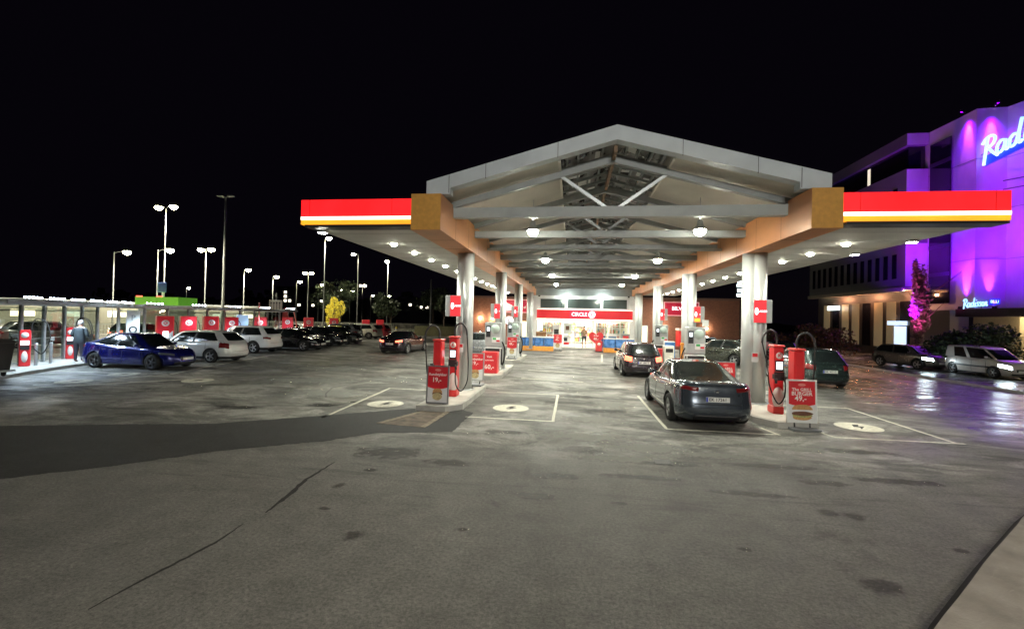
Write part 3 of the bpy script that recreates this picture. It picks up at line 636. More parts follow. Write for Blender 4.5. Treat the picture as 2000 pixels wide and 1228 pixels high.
# ------------------------------------------------------------------ fuel pumps
def pump(x,y,label,side):
    t=thing('fuel_pump',label,'fuel pump',(x,y,.156),0,'white fuel pumps on the rear islands')
    m=MB(); m.bbox(-.36,.36,-.22,.22,0,1.0,.03); m.build('lower_cabinet',K['white'],t)
    m=MB(); m.bbox(-.36,.36,-.20,.20,1.02,2.1,.03); m.build('upper_cabinet',K['grey'],t)
    m=MB(); m.box(-.30,-.10,-.215,-.203,1.45,1.95); s_=m.build('payment_terminal',K['dark'],t); m=MB(); m.box(-.26,-.14,-.222,-.217,1.72,1.88); m.build('display',K['screen'],s_)
    m=MB(); m.box(-.04,.32,-.215,-.203,1.22,1.45); p=m.build('price_panel',K['poster_white'],t)
    m=MB(); m.box(-.0,.15,-.22,-.216,1.34,1.43); m.build('green_label',mat('label_green',(.05,.4,.1),.5),p); m=MB(); m.box(.16,.31,-.22,-.216,1.25,1.33); m.build('red_label',K['poster_red'],p)
    m=MB(); m.box(-.32,.32,-.228,-.21,.82,.96); m.build('nozzle_shelf',K['dark'],t)
    for k in range(3):
        m=MB(); xx=side*(.38+.03*k); hose(m,[(xx,-.05-.08*k,1.25),(xx+side*.12,-.1-.08*k,.95),(xx+side*.10,-.1-.08*k,.45),(xx,-.1-.08*k,.25),(xx-side*.02,-.1-.08*k,.7),(xx-side*.03,-.1-.08*k,.95)],.018,5); m.build('fuel_hose',K['black'],t)
    m=MB(); m.lathe([(.001,-.215),(.20,-.215),(.20,-.203)],24,ax='y',M=Matrix.Translation((.1,0,1.82))); m.build('round_disc',mat('pale_green_disc',(.45,.55,.50),.4),t)
    return t
pump(-3.42,19.7,'white fuel pump on the second left island, behind the red price box',1)
pump(-3.38,26.4,'white fuel pump on the third left island, behind the hot dog board',1)
pump(4.92,18.95,'white fuel pump on the second right island, right of its column',-1)
pump(4.95,26.1,'white fuel pump on the third right island, far beside the brick wall',-1)
for (x,y,l) in ((4.45,21.6,'pale squat waste bin between the two right islands'),):
    t=thing('waste_bin',l,'bin',(x,y,0)); m=MB(); m.bbox(-.22,.22,-.22,.22,0,1.35,.03); m.build('bin_body',K['cream'],t); m=MB(); m.box(-.16,.16,-.232,-.221,1.05,1.22); m.build('opening',K['dark'],t)
t=thing('water_station','blue white washing water stand beside the right hand pumps','washing stand',(4.75,22.9,0)); m=MB(); m.bbox(-.25,.25,-.15,.15,0,1.5,.03); m.build('stand_body',K['white'],t); m=MB(); m.bbox(-.24,.24,-.19,-.152,.7,1.45,.01); m.build('blue_panel',K['blueprod'],t)
t=thing('yellow_post','orange yellow post against the second right column','post',(4.62,19.75,.156)); m=MB(); m.bbox(-.05,.05,-.05,.05,0,1.3,.012); m.build('post_body',K['orange'],t); m=MB(); m.bbox(-.07,.07,-.07,.07,1.302,1.42,.02); m.build('post_cap',K['orange'],t)

# ------------------------------------------------------------------ shop
FY=39.0
shop=thing('filling_station_shop','white framed shop at the far end of the forecourt under a long red sign band','shop',(CX,FY,0))
def sp(m,name,mats,par=shop,label=None): m.v=[(a-CX,b-FY,c) for a,b,c in m.v]; return m.build(name,mats,par,label)
m=MB(); m.box(-3.35,-2.95,FY,FY+.4,0,4.5); m.box(4.85,5.25,FY,FY+.4,0,4.5)
for x in (-2.95,-.60,2.40,4.62): m.box(x,x+.2,FY+.05,FY+.3,3.32,4.4)
m.box(-2.75,4.65,FY+.02,FY+.32,4.22,4.5); m.box(-2.9,4.8,FY+.04,FY+.3,3.29,3.42); m.box(-2.9,4.8,FY+.04,FY+.3,2.35,2.5)
for x in (-2.9,-.95,.2,1.75,2.0,4.65): m.box(x,x+.12,FY+.06,FY+.28,.15,2.35)
for x in (-2.2,-1.6,2.75,3.4,4.05): m.box(x,x+.05,FY+.08,FY+.24,.15,2.35)
for z in (.15,1.15,1.95): m.box(-2.78,-.95,FY+.09,FY+.22,z,z+.06); m.box(2.12,4.65,FY+.09,FY+.22,z,z+.06)
sp(m,'facade_frame',K['white'])
m=MB(); m.prism([(-3.3,4.502),(5.2,4.502),(5.2,5.3),(.95,6.5),(-3.3,5.3)],'y',FY+.05,FY+.3); sp(m,'gable_wall',K['steelgrey'])
m=MB(); 
for a,b in ((-2.72,-.63),(-.37,2.38),(2.63,4.6)): m.box(a,b,FY+.14,FY+.16,3.43,4.21)
sp(m,'upper_window',mat('upper_window_glass',(.06,.075,.07),.06,spec=.9))
m=MB(); m.box(-2.78,-.95,FY+.15,FY+.16,.2,2.34); sp(m,'shop_window',K['glass']); m=MB(); m.box(2.12,4.65,FY+.15,FY+.16,.2,2.34); sp(m,'shop_window',K['glass'])
m=MB(); m.box(.34,.98,FY+.17,FY+.18,.2,2.3); m.box(1.45,1.74,FY+.17,FY+.18,.2,2.3); sp(m,'sliding_door',K['glass'])
m=MB(); m.box(-3.0,5.05,FY-.16,FY+.0,2.52,3.26); sg=sp(m,'sign_band',mat('band_red_lit',(.45,.012,.02),.35,emit=(1,.02,.03),es=.30,var=.1,vscale=.6))
m=MB(); m.box(-.2,2.05,FY-.19,FY-.165,2.53,3.25); sp(m,'logo_panel',mat('logo_maroon_lit',(.45,.02,.06),.35,emit=(1,.03,.07),es=.28),sg)
for o_ in (sg,): pass
m=MB(); m.box(-3.0,5.05,FY-.17,FY-.02,2.44,2.50); m.box(-3.0,5.05,FY-.17,FY-.02,3.28,3.31); sp(m,'sign_band_trim',K['fwhite'],sg)
text('CIRCLE',.44,K['swhite'],sg,face_y(.62-CX,-.21,2.90),.004,.018,sx=.92)
m=MB(); m.lathe([(.001,0),(.29,0),(.29,.02)],28,ax='y',M=Matrix.Translation((1.68,FY-.22,2.90))); sp(m,'round_emblem',K['swhite'],sg)
text('K',.44,K['sredd'],sg,face_y(1.68-CX,-.235,2.90),.003,.02,'letter')
# interior
m=MB(); m.box(-3.3,5.2,FY+6,FY+6.1,0,4.4); m.box(-3.32,-3.28,FY+.4,FY+6,0,4.4); m.box(5.2,5.25,FY+.4,FY+6,0,4.4); sp(m,'interior_wall',K['cream'])
m=MB(); m.box(-3.3,5.2,FY+.3,FY+6,.1,.15); sp(m,'interior_floor',mat('shop_tiles',(.5,.48,.45),.3))
m=MB(); m.box(-3.3,5.2,FY+.35,FY+6,2.9,3.0); sp(m,'interior_ceiling',K['white'])
lp=mat('ceiling_panel_lit',(1,1,1),.5,emit=(1,.93,.75),es=22.)
for x in (-2,-.2,1.4,3.2):
    m=MB(); m.box(x-.5,x+.5,FY+1,FY+4.6,2.87,2.89); sp(m,'ceiling_light',lp)
cols=[(.6,.08,.05),(.7,.5,.06),(.7,.65,.5),(.1,.3,.12),(.75,.73,.7),(.5,.2,.08),(.08,.15,.4),(.75,.35,.3)]
rnd=random.Random(2)
for x0,x1,yy in ((-2.8,-1.3,1.3),(-2.7,-.8,3.6),(2.1,3.1,1.2),(3.3,4.6,1.4),(-.4,1.8,5.2),(2.2,4.6,3.8)):
    m=MB(); m.box(x0,x1,FY+yy+.4,FY+yy+.45,.15,2.3)
    for z in (.3,.8,1.3,1.8): m.box(x0,x1,FY+yy,FY+yy+.4,z,z+.03)
    sh=sp(m,'goods_shelf',K['white'])
    m=MB()
    for z in (.33,.83,1.33,1.83):
        x=x0+.02
        while x<x1-.1:
            w=rnd.uniform(.06,.16); m.box(x,x+w-.01,FY+yy+.02,FY+yy+.3,z,z+rnd.uniform(.18,.4),rnd.randrange(8)); x+=w
    o_=sp(m,'goods',[mat('goods_%s'%n,c,.4) for n,c in zip(('red','yellow','cream','green','white','brown','blue','pink'),cols)],sh); o_['kind']='stuff'
# posters and goods along the shop front
def slab(name,label,cat,x0,x1,y0,y1,z0,z1,mm,extra=()):
    t=thing(name,label,cat,((x0+x1)/2,(y0+y1)/2,z0)); cx,cy=(x0+x1)/2,(y0+y1)/2
    m=MB(); m.bbox(x0-cx,x1-cx,y0-cy,y1-cy,0,z1-z0,.012); b=m.build('panel',mm,t)
    for nm,a,b2,za,zb2,mm2 in extra: m=MB(); m.box(a-cx,b2-cx,y0-cy-.008,y0-cy-.002,za-z0,zb2-z0); m.build(nm,mm2,b)
    return t
slab('black_poster','black and white window poster left of the shop door','poster',-1.62,-1.0,FY-.02,FY+.03,.9,2.0,K['poster_white'],(('dark_picture',-1.5,-1.1,1.0,1.6,K['dark']),))
slab('round_picture_sign','white sign with a round brown picture left of the open door','sign',-.70,.0,FY-.03,FY+.02,1.25,2.15,K['white'],(('brown_picture',-.5,-.2,1.55,1.9,K['meat']),))
slab('red_poster_pair','low red and white posters under the round picture sign','poster',-.72,-.1,FY-.03,FY+.02,.25,1.1,K['poster_white'],(('red_print',-.65,-.2,.3,.5,K['poster_red']),('dark_print',-.65,-.35,.6,.9,K['dark'])))
slab('pale_screen','bright upright light box at the left end of the shop window','light box',-2.86,-2.5,FY-.05,FY+.0,1.5,2.3,mat('light_box_white',(.8,.95,1),.3,emit=(.8,.95,1),es=1.8))
slab('goods_crate','brown crate of goods standing under the light box','crate',-3.0,-2.15,FY-.7,FY-.3,.85,1.35,mat('crate_brown',(.25,.12,.05),.7,var=.5,vscale=8))
slab('cabinet_blue','blue drinks cabinet in front of the right shop window','cabinet',3.0,3.75,FY-.6,FY-.2,.15,1.3,K['white'],(('blue_front',3.05,3.7,.3,1.1,mat('blue_lit',(.02,.12,.3),.3)),))
slab('cabinet_dark','dark gas bottle cabinet with red panel right of the blue cabinet','cabinet',4.1,4.8,FY-.6,FY-.2,.15,1.35,K['steelgrey'],(('red_front',4.25,4.7,.75,1.2,K['poster_red']),))
slab('cabinet_small','small dark blue box just right of the red heart display','cabinet',2.45,2.8,FY-.6,FY-.3,.15,1.15,mat('navy_box',(.02,.07,.2),.4))
# pallets of blue goods
def pallet(x0,x1,y,label,n):
    t=thing('goods_pallet',label,'goods display',((x0+x1)/2,y,0),0,'blue wrapped goods on orange bases before the shop'); hw=(x1-x0)/2
    m=MB(); m.bbox(-hw,hw,-.4,.4,0,.36,.03); m.build('orange_base',K['orange'],t)
    for k in range(n):
        a=-hw+2*hw*k/n; m=MB(); m.bbox(a+.02,a+2*hw/n-.02,-.37,.37,.362,1.02,.04); m.build('blue_pack',K['blueprod'],t)
    m=MB(); m.box(-hw-.01,hw+.01,-.40,.40,1.022,1.09); m.build('white_top',K['white'],t)
pallet(-4.3,-1.35,34.9,'long row of blue packs on an orange base, left of the shop door',4)
pallet(2.45,5.0,35.3,'row of blue packs on an orange base, right of the shop door behind the hatchback',3)
# heart-shaped display and red box
t=thing('heart_display','large red heart shaped display beside the shop entrance','display',(1.95,36.6,0))
h=[(16*math.sin(a)**3/34*1.25,(13*math.cos(a)-5*math.cos(2*a)-2*math.cos(3*a)-math.cos(4*a))/34*1.25+1.05) for a in [2*PI*i/40 for i in range(40)]]
m=MB(); m.prism(h,'y',-.05,.05); m.build('heart_panel',K['poster_red'],t)
m=MB(); m.tube([(0,.08,0),(0,.08,1.0)],.04,8); m.bbox(-.25,.25,-.2,.2,0,.06,.01); m.build('display_stand',K['grey'],t)
text('2 for',.20,K['ink_white'],t,face_y(0,-.06,1.2),.002,.006); text('40,-',.26,K['ink_white'],t,face_y(0,-.06,.95),.002,.01)
t=thing('red_cart','small red box with a white logo standing before the heart display','box',(2.12,35.6,0)); m=MB(); m.bbox(-.26,.26,-.2,.2,.05,.85,.03); b=m.build('cart_body',K['redl'],t); m=MB(); m.lathe([(.001,-.208),(.12,-.208),(.12,-.201)],20,ax='y',M=Matrix.Translation((0,0,.6))); m.build('round_emblem',K['ink_white'],b)
m=MB(); m.bbox(-.3,.3,-.24,.24,0,.048,.01); m.build('cart_base',K['dark'],t)
# brick wings
def wing(x0,x1,top,label,dpt=8):
    t=thing('brick_wing',label,'building',((x0+x1)/2,FY,0)); hw=(x1-x0)/2
    m=MB(); m.box(-hw,hw,.05,dpt,0,top); m.build('wall',K['brick'],t)
    m=MB(); m.box(-hw-.05,hw+.05,-.03,dpt+.05,top+.002,top+.16); m.build('roof_edge',mat('roof_edge_brown',(.16,.09,.07),.6),t); return t
wl=wing(-9.2,-3.36,4.2,'brick wing with round logo sign at the left of the shop')
wr=wing(5.26,13.6,4.3,'brick wing with car wash banner at the right of the shop')
def redbanner(par,x0,x1,z0,z1,name):
    m=MB(); m.box(x0,x1,-.10,.04,z0,z1); b=m.build(name,K['swhite'] if 0 else mat('banner_edge_lit',(.8,.5,.5),.4,emit=(1,.5,.5),es=.35),par)
    m=MB(); m.box(x0+.06,x1-.06,-.112,-.101,z0+.06,z1-.06); m.build('banner_face',mat('banner_maroon_lit',(.35,.01,.03),.4,emit=(1,.02,.08),es=.16),b); return b
ox=-6.28
b=redbanner(wl,-5.95-ox,-3.62-ox,2.95,4.1,'banner')
m=MB(); m.prism([(-5.85-ox,3.05),(-5.85-ox,3.9),(-5.2-ox,3.6),(-4.95-ox,3.25),(-5.3-ox,3.1)],'y',-.125,-.114); m.prism([(-4.2-ox,3.4),(-4.0-ox,3.55),(-3.95-ox,3.4),(-4.05-ox,3.3)],'y',-.125,-.114); m.build('white_picture',K['ink_white'],b)
ox=9.43
b=redbanner(wr,7.6-ox,10.4-ox,2.95,4.1,'banner'); text('BILVASK',.42,K['swhite'],b,face_y(9.0-ox,-.12,3.55),.002,.008)
m=MB(); m.lathe([(.001,0),(.33,0),(.36,.03),(.36,.12)],28,ax='y',M=Matrix.Translation((-5.40+6.28,-.14,2.25))); s_=m.build('round_logo_sign',K['swhite'],wl); text('K',.42,K['dark'],s_,face_y(-5.4+6.28,-.15,2.25),.003,.02,'letter')
m=MB(); m.box(-3.3+.0,-2.5,-.01,.04,.3,2.6); m.v=[(a+.0,b,c) for a,b,c in m.v]; m.build('pale_panel',K['cream'],wl)
m=MB(); m.box(-4.35+6.28,-3.75+6.28,-.02,.03,.9,2.2); m.build('lit_window',mat('lit_window_glow',(1,.9,.6),.4,emit=(1,.85,.5),es=1.6),wl)
m=MB(); m.box(5.6-9.43,6.35-9.43,-.02,.03,.4,2.1); d=m.build('side_door',mat('door_frame_pale',(.55,.62,.68),.4),wr); m=MB(); m.box(5.78-9.43,6.25-9.43,-.03,-.021,.7,2.0); m.build('door_pane',mat('lit_window_glow',(1,.9,.6)),d)
for x in (-8.0,-6.9): 
    m=MB(); m.box(x+6.28-.08,x+6.28+.08,-.14,.04,2.35,2.5); w_=m.build('wall_lamp',K['lampwarm'],wl); light('POINT',(x+6.28,-.35,2.3),26,(1,.7,.42),wl,.06,name='wall_light')
for x in (-1.9,1.6): m=MB(); m.box(x-.06,x+.06,-.12,.04,1.9,2.0); m.build('wall_lamp',K['lampwarm'],wr); light('POINT',(x,-.4,2.0),16,(1,.72,.45),wr,.06,name='wall_light')
for x in (-.50,2.50):
    m=MB(); m.lathe([(.001,4.36),(.14,4.37),(.16,4.42),(.1,4.5)],16,M=Matrix.Translation((x-CX,-.45,0))); m.build('facade_lamp',mat('facade_lamp_lit',(1,1,1),.4,emit=(.9,1,.95),es=40.,sample=False),shop)
    light('POINT',(x-CX,-.5,4.25),70,(.9,1,.92),shop,.1,name='facade_light')
t=thing('price_totem','thin red lit totem standing left of the brick wing','sign',(-8.6,37.2,0)); m=MB(); m.bbox(-.12,.12,-.3,.3,.0,3.35,.03); m.build('totem_body',K['sred'],t); m=MB(); m.box(.121,.15,-.25,.25,.3,3.2); m.build('white_edge',K['white'],t)
# red vehicle trailer/van box in front of the right wing
t=thing('red_trailer','red box trailer with a heart picture parked at the brick wall','trailer',(9.4,37.6,0)); m=MB(); m.bbox(-1.0,1.0,-.6,.6,.5,1.75,.06); b=m.build('trailer_box',K['red'],t); m=MB(); m.bbox(-1.02,1.02,-.62,.62,1.76,1.95,.03); m.build('trailer_roof',K['cream'],t)
for s_ in (-1,1):
    m=MB(); m.lathe([(.001,-.1),(.28,-.1),(.30,-.06),(.30,.06),(.28,.1),(.001,.1)],20,ax='y',M=Matrix.Translation((s_*.5,-.5,.30))); m.build('wheel',K['black'],t)
text('Utleie',.32,K['ink_white'],b,face_y(0,-.61,1.25),.003,.008)

# ------------------------------------------------------------------ vehicles
PAINT={}
def paint(n,c,met=.4,r=.22): 
    return mat('paint_'+n,c,r,met,coat=1.,var=.03)
def ip(pts,x):
    if x<=pts[0][0]: return pts[0][1]
    for (a,u),(b,v) in zip(pts,pts[1:]):
        if x<=b: t=(x-a)/(b-a); t=t*t*(3-2*t)*.5+t*.5; return u+(v-u)*t
    return pts[-1][1]
def sgn(a): return -1 if a<0 else 1
def car(label,loc,rz,kind,col,group=None,brake=False,head=False,plate='',rimm=None,met=.4,name=None,wheels_d=None):
    P=dict(
     saloon=dict(L=4.69,W=1.85,Hh=1.44,wb=2.88,deck=[(-2.35,1.00),(-2.2,1.08),(-1.5,1.02),(-.3,.93),(.8,.94),(1.25,.90),(2.0,.80),(2.35,.70)],xr0=-1.98,xr1=-.72,xf0=1.22,xf1=.40,wr=.57,side=(52,126),bh=.20,rw=.34,cl=.19),
     fastback=dict(L=4.47,W=1.82,Hh=1.50,wb=2.70,deck=[(-2.23,1.02),(-2.05,1.07),(-1.3,1.02),(-.3,.94),(.7,.93),(1.15,.93),(1.9,.84),(2.23,.74)],xr0=-2.06,xr1=-.82,xf0=1.20,xf1=.38,wr=.58,side=(52,128),bh=.2,rw=.32,cl=.17),
     hatch=dict(L=4.25,W=1.78,Hh=1.50,wb=2.62,deck=[(-2.12,.95),(-1.9,1.02),(-.3,.96),(.6,.95),(1.1,.98),(1.8,.88),(2.12,.76)],xr0=-2.04,xr1=-1.62,xf0=1.22,xf1=.50,wr=.60,side=(52,131),bh=.2,rw=.32,cl=.18),
     leaf=dict(L=4.49,W=1.79,Hh=1.55,wb=2.70,deck=[(-2.24,.93),(-2.0,1.06),(-1.3,1.06),(-.3,.98),(.6,.98),(1.15,1.0),(1.9,.90),(2.24,.78)],xr0=-2.14,xr1=-1.55,xf0=1.45,xf1=.62,wr=.60,side=(52,128),bh=.2,rw=.33,cl=.18),
     suv=dict(L=4.48,W=1.85,Hh=1.66,wb=2.67,deck=[(-2.24,1.05),(-2.05,1.14),(-1.2,1.10),(-.3,1.05),(.7,1.05),(1.1,1.08),(1.9,1.0),(2.24,.88)],xr0=-2.14,xr1=-1.62,xf0=1.32,xf1=.58,wr=.60,side=(52,130),bh=.22,rw=.36,cl=.22),
     van=dict(L=4.40,W=1.81,Hh=1.84,wb=2.73,deck=[(-2.2,1.1),(-1.9,1.12),(.5,1.08),(1.1,1.12),(1.4,1.08),(1.95,.96),(2.2,.76)],xr0=-2.17,xr1=-2.05,xf0=1.55,xf1=.55,wr=.72,side=(46,84),bh=.22,rw=.33,cl=.20),
     coupe=dict(L=4.64,W=1.83,Hh=1.42,wb=2.81,deck=[(-2.32,.95),(-2.15,1.05),(-1.4,1.02),(-.3,.93),(.6,.93),(1.05,.94),(1.9,.84),(2.32,.72)],xr0=-1.85,xr1=-.75,xf0=1.10,xf1=.25,wr=.56,side=(52,124),bh=.2,rw=.34,cl=.16))[kind]
    L_,W_,Hh,wb=P['L'],P['W'],P['Hh'],P['wb']; zb=P['cl']; deck=P['deck']
    pm=col
    t=thing(name or 'parked_car',label,'van' if kind=='van' else 'car',loc,rz,group)
    b0=W_/2
    TL=[0,.06,.16,.28,.40,.55,.70,.82,.90,.95,.98,1.0]
    ff=lambda u: ip([(0,.16),(.10,.05),(.3,0),(.5,.02),(.75,.08),(.9,.18),(1,.34)],u)
    rr=lambda u: ip([(0,.20),(.10,.06),(.3,0),(.48,.0),(.55,.05),(.85,.08),(.95,.13),(1,.22)],u)
    ww=lambda u: ip([(0,.93),(.08,.97),(.3,1.0),(.6,.995),(.8,.975),(.92,.95),(1,.90)],u)
    def unit(phi,nf,nr):
        c,s=math.cos(phi),math.sin(phi); n=nf if c>0 else nr
        r=1/(abs(c)**n+abs(s)**n)**(1/n); return r*c,r*s
    def low(phi,u,off=0):
        X,Y=unit(phi,3.6 if kind!='van' else 5,6.)
        xf=L_/2-ff(u); xr=-L_/2+rr(u); x=X*xf if X>0 else -X*xr
        y=Y*b0*ww(u); z=zb+u*(ip(deck,x)-zb)
        if off:
            nx,ny=X**3,Y**5; l=math.hypot(nx,ny) or 1; x+=off*nx/l; y+=off*ny/l
        return (x,y,z)
    NP=96
    vs=[];fs=[];ms=[]
    for u in TL:
        for k in range(NP): vs.append(low(2*PI*k/NP,u))
    for i in range(len(TL)-1):
        for k in range(NP): j=(k+1)%NP; fs.append((i*NP+k,i*NP+j,(i+1)*NP+j,(i+1)*NP+k)); ms.append(2 if TL[i]<.16 else 0)
    base=len(vs)-NP; top=[vs[base+k] for k in range(NP)]
    prev=base
    for s_ in (.92,.75,.5,.25):
        o_=len(vs)
        for p in top:
            x,y=p[0]*(1-(1-s_)*.6) if abs(p[0])>0 else 0,p[1]*s_
            x=p[0]*(.35+.65*s_) if s_<.9 else p[0]*.98
            vs.append((x,y,ip(deck,x)+.045*(1-s_*s_)))
        for k in range(NP): j=(k+1)%NP; fs.append((prev+k,prev+j,o_+j,o_+k)); ms.append(0)
        prev=o_
    # close top with strips across (front/back mirrored)
    c0=len(vs); vs.append((0,0,ip(deck,0)+.045))
    for k in range(NP): j=(k+1)%NP; fs.append((prev+k,prev+j,c0)); ms.append(0)
    c1=len(vs); vs.append((0,0,zb))
    for k in range(NP): j=(k+1)%NP; fs.append((j,k,c1)); ms.append(1)
    me=bpy.data.meshes.new('body'); me.from_pydata(vs,[],fs)
    for mm in (pm,K['black'],K['dark'] if kind in('suv','leaf') else pm): me.materials.append(mm)
    for i,p in enumerate(me.polygons): p.material_index=ms[i]; p.use_smooth=True
    bm=bmesh.new(); bm.from_mesh(me); bmesh.ops.recalc_face_normals(bm,faces=bm.faces); bm.to_mesh(me); bm.free()
    tmp=bpy.data.objects.new('tmpb',me); COL.objects.link(tmp)
    ax_f=wb/2+.02; ax_r=-wb/2+.02; rw=P['rw']
    cut=MB()
    for xx in (ax_f,ax_r):
        for s_ in (-1,1):
            cut.lathe([(.0001,-.16),(rw+.065,-.16),(rw+.065,.16),(.0001,.16)],28,1,ax='y',M=Matrix.Translation((xx,s_*(b0-.08),rw-.005)),smooth=True)
    cme=bpy.data.meshes.new('c'); cme.from_pydata(cut.v,[],cut.f); 
    for mm in (pm,K['black']): cme.materials.append(mm)
    for p in cme.polygons: p.material_index=1; p.use_smooth=False
    bm=bmesh.new(); bm.from_mesh(cme); bmesh.ops.remove_doubles(bm,verts=bm.verts,dist=1e-3); bmesh.ops.recalc_face_normals(bm,faces=bm.faces); bm.to_mesh(cme); bm.free()
    ct=bpy.data.objects.new('tmpc',cme); COL.objects.link(ct)
    md=tmp.modifiers.new('b','BOOLEAN'); md.operation='DIFFERENCE'; md.object=ct; md.solver='EXACT'
    bpy.context.view_layer.update()
    nm=bpy.data.meshes.new_from_object(tmp.evaluated_get(bpy.context.evaluated_depsgraph_get()))
    bpy.data.objects.remove(tmp); bpy.data.objects.remove(ct)
    if len(nm.polygons)<200: nm=me
    body=bpy.data.objects.new('body',nm); COL.objects.link(body); body.parent=t
    # greenhouse
    xr0,xr1,xf0,xf1,wr=P['xr0'],P['xr1'],P['xf0'],P['xf1'],P['wr']; wbt=b0*.885
    GT=[0,.05,.12,.3,.5,.7,.86,.93,.97,1.0]
    def gh(phi,u):
        X,Y=unit(phi,4.5,5.5 if kind!='van' else 9)
        k=u**1.12; kr=u**(1.0 if kind in('hatch','suv','van','leaf') else .92)
        xf=xf0+(xf1-xf0)*k; xr=xr0+(xr1-xr0)*kr
        cx=(xf+xr)/2; x=cx+X*(xf-xr)/2
        y=Y*(wbt+(wr-wbt)*u**1.25)
        if u>.93: y*=1-.9*(u-.93); x=cx+(x-cx)*(1-.7*(u-.93))
        zr=Hh-.05*((x-(xf1+xr1)/2)/1.1)**2*(1 if x>-.2 else .6)
        z=(ip(deck,x)-.03)*(1-u)+ (zr-.025)*u
        return (x,y,z)
    NG=144; V=[gh(2*PI*k/NG,u) for u in GT for k in range(NG)]
    a0,a1=P['side']; 
    parts={'roof':MB(),'windscreen':MB(),'rear_window':MB(),'side_window_l':MB(),'side_window_r':MB(),'pillar':MB(),'pillar_r':MB()}
    def put(nm_,idx,sm=True): parts[nm_].add([V[i] for i in idx],[tuple(range(len(idx)))],0,sm)
    for i in range(len(GT)-1):
        for k in range(NG):
            j=(k+1)%NG; idx=(i*NG+k,i*NG+j,(i+1)*NG+j,(i+1)*NG+k)
            d=(k+.5)*360/NG; dd=d if d<=180 else 360-d; g_=GT[i]>=.05 and GT[i]<.86
            n_='roof'
            if g_:
                if dd<40: n_='windscreen'
                elif a0<dd<a1:
                    if kind!='van' and 87<dd<92: n_='pillar' if d<180 else 'pillar_r'
                    else: n_='side_window_l' if d<180 else 'side_window_r'
                elif kind=='van' and 92<dd<118 and d>180: n_='side_window_r'
                elif dd>(143 if kind not in('saloon','coupe','fastback') else 141) and GT[i]>=.12: n_='rear_window'
            put(n_,idx)
    # roof cap
    last=(len(GT)-1)*NG; tp=[V[last+k] for k in range(NG)]; cx=sum(p[0] for p in tp)/NG; zt=sum(p[2] for p in tp)/NG
    rc=[tp]
    for s_ in (.9,.6,.3): rc.append([(cx+(p[0]-cx)*s_,p[1]*s_,p[2]*s_+(1-s_)*Hh if s_<.9 else p[2]+.008) for p in tp])
    for a,b in zip(rc,rc[1:]):
        for k in range(NG): j=(k+1)%NG; parts['roof'].add([a[k],a[j],b[j],b[k]],[(0,1,2,3)],0,True)
    for k in range(NG): j=(k+1)%NG; parts['roof'].add([rc[-1][k],rc[-1][j],(cx,0,Hh)],[(0,1,2)],0,True)
    roofm=pm
    if kind in('saloon','fastback'): roofm=pm
    ro=parts['roof'].build('roof',[K['carglass'] if label.startswith('dark grey glass') else roofm],t)
    for n_,nm_ in (('windscreen','windscreen'),('rear_window','rear_window'),('side_window_l','side_window'),('side_window_r','side_window')):
        if parts[n_].f: parts[n_].build(nm_,K['carglass'],t)
    if parts['pillar'].f: parts['pillar'].build('door_pillar',K['dark'],t)
    if parts['pillar_r'].f: parts['pillar_r'].build('door_pillar',K['dark'],t)
    # chrome belt line
    m=MB()
    for s_ in (1,-1):
        m.tube([(lambda p:(p[0],p[1]+s_*.006,p[2]))(gh(s_*R(a),.05)) for a in range(a0,a1+1,6)],.010,6)
    m.build('window_trim',K['chrome'] if kind in('saloon','fastback') else K['dark'],t)
    def patch(nm_,mm,p0,p1,u0,u1,off=.008,par=t,nx=8,ny=3):
        m=MB(); A=[];B=[]
        for j in range(ny+1):
            for i in range(nx+1):
                ph=R(p0+(p1-p0)*i/nx); u=u0+(u1-u0)*j/ny; A.append(low(ph,u,off)); B.append(low(ph,u,-.02))
        n=nx+1; N_=len(A); fs=[]
        for j in range(ny):
            for i in range(nx): fs.append((j*n+i,j*n+i+1,(j+1)*n+i+1,(j+1)*n+i))
        rim=[j for j in range(n)]+[n-1+n*j for j in range(1,ny+1)]+[ny*n+i for i in range(nx-1,-1,-1)]+[n*j for j in range(ny-1,0,-1)]
        for a,b in zip(rim,rim[1:]+rim[:1]): fs.append((a,b,b+N_,a+N_))
        m.add(A+B,fs,0,True); return m.build(nm_,mm,par)
    hi=kind in('suv','van','hatch','leaf')
    for s_ in (1,-1):
        tl={'saloon':(136,155,.79,.88),'fastback':(134,156,.78,.9),'coupe':(136,156,.72,.84),'hatch':(134,150,.66,.90),'leaf':(130,144,.62,.98),'suv':(134,152,.72,.86),'van':(134,146,.55,.9)}[kind]; patch('taillight',K['redlit'] if brake else K['redlens'],s_*tl[0],s_*tl[1],tl[2],tl[3],.010)
        patch('headlight',K['headlit'] if head else K['lens'],s_*30,s_*50,.68 if not head else .62,.80,.008)
        patch('door_seam',K['black'],s_*66,s_*66.5,.12,.97,.002,nx=1,ny=8); patch('door_seam',K['black'],s_*89.5,s_*90,.12,.97,.002,nx=1,ny=8); 
        if kind!='coupe': patch('door_seam',K['black'],s_*116,s_*116.4,.3,.97,.002,nx=1,ny=8)
        m=MB(); 
        for a in (94,120):
            p=low(s_*R(a),.84,.0); m.bbox(p[0]-.09,p[0]+.09,p[1]-.012,p[1]+.03 if s_>0 else p[1]+.012,p[2]-.015,p[2]+.015,.008) if s_>0 else m.bbox(p[0]-.09,p[0]+.09,p[1]-.03,p[1]+.012,p[2]-.015,p[2]+.015,.008)
        m.build('door_handle',K['chrome'] if kind=='saloon' else pm,t)
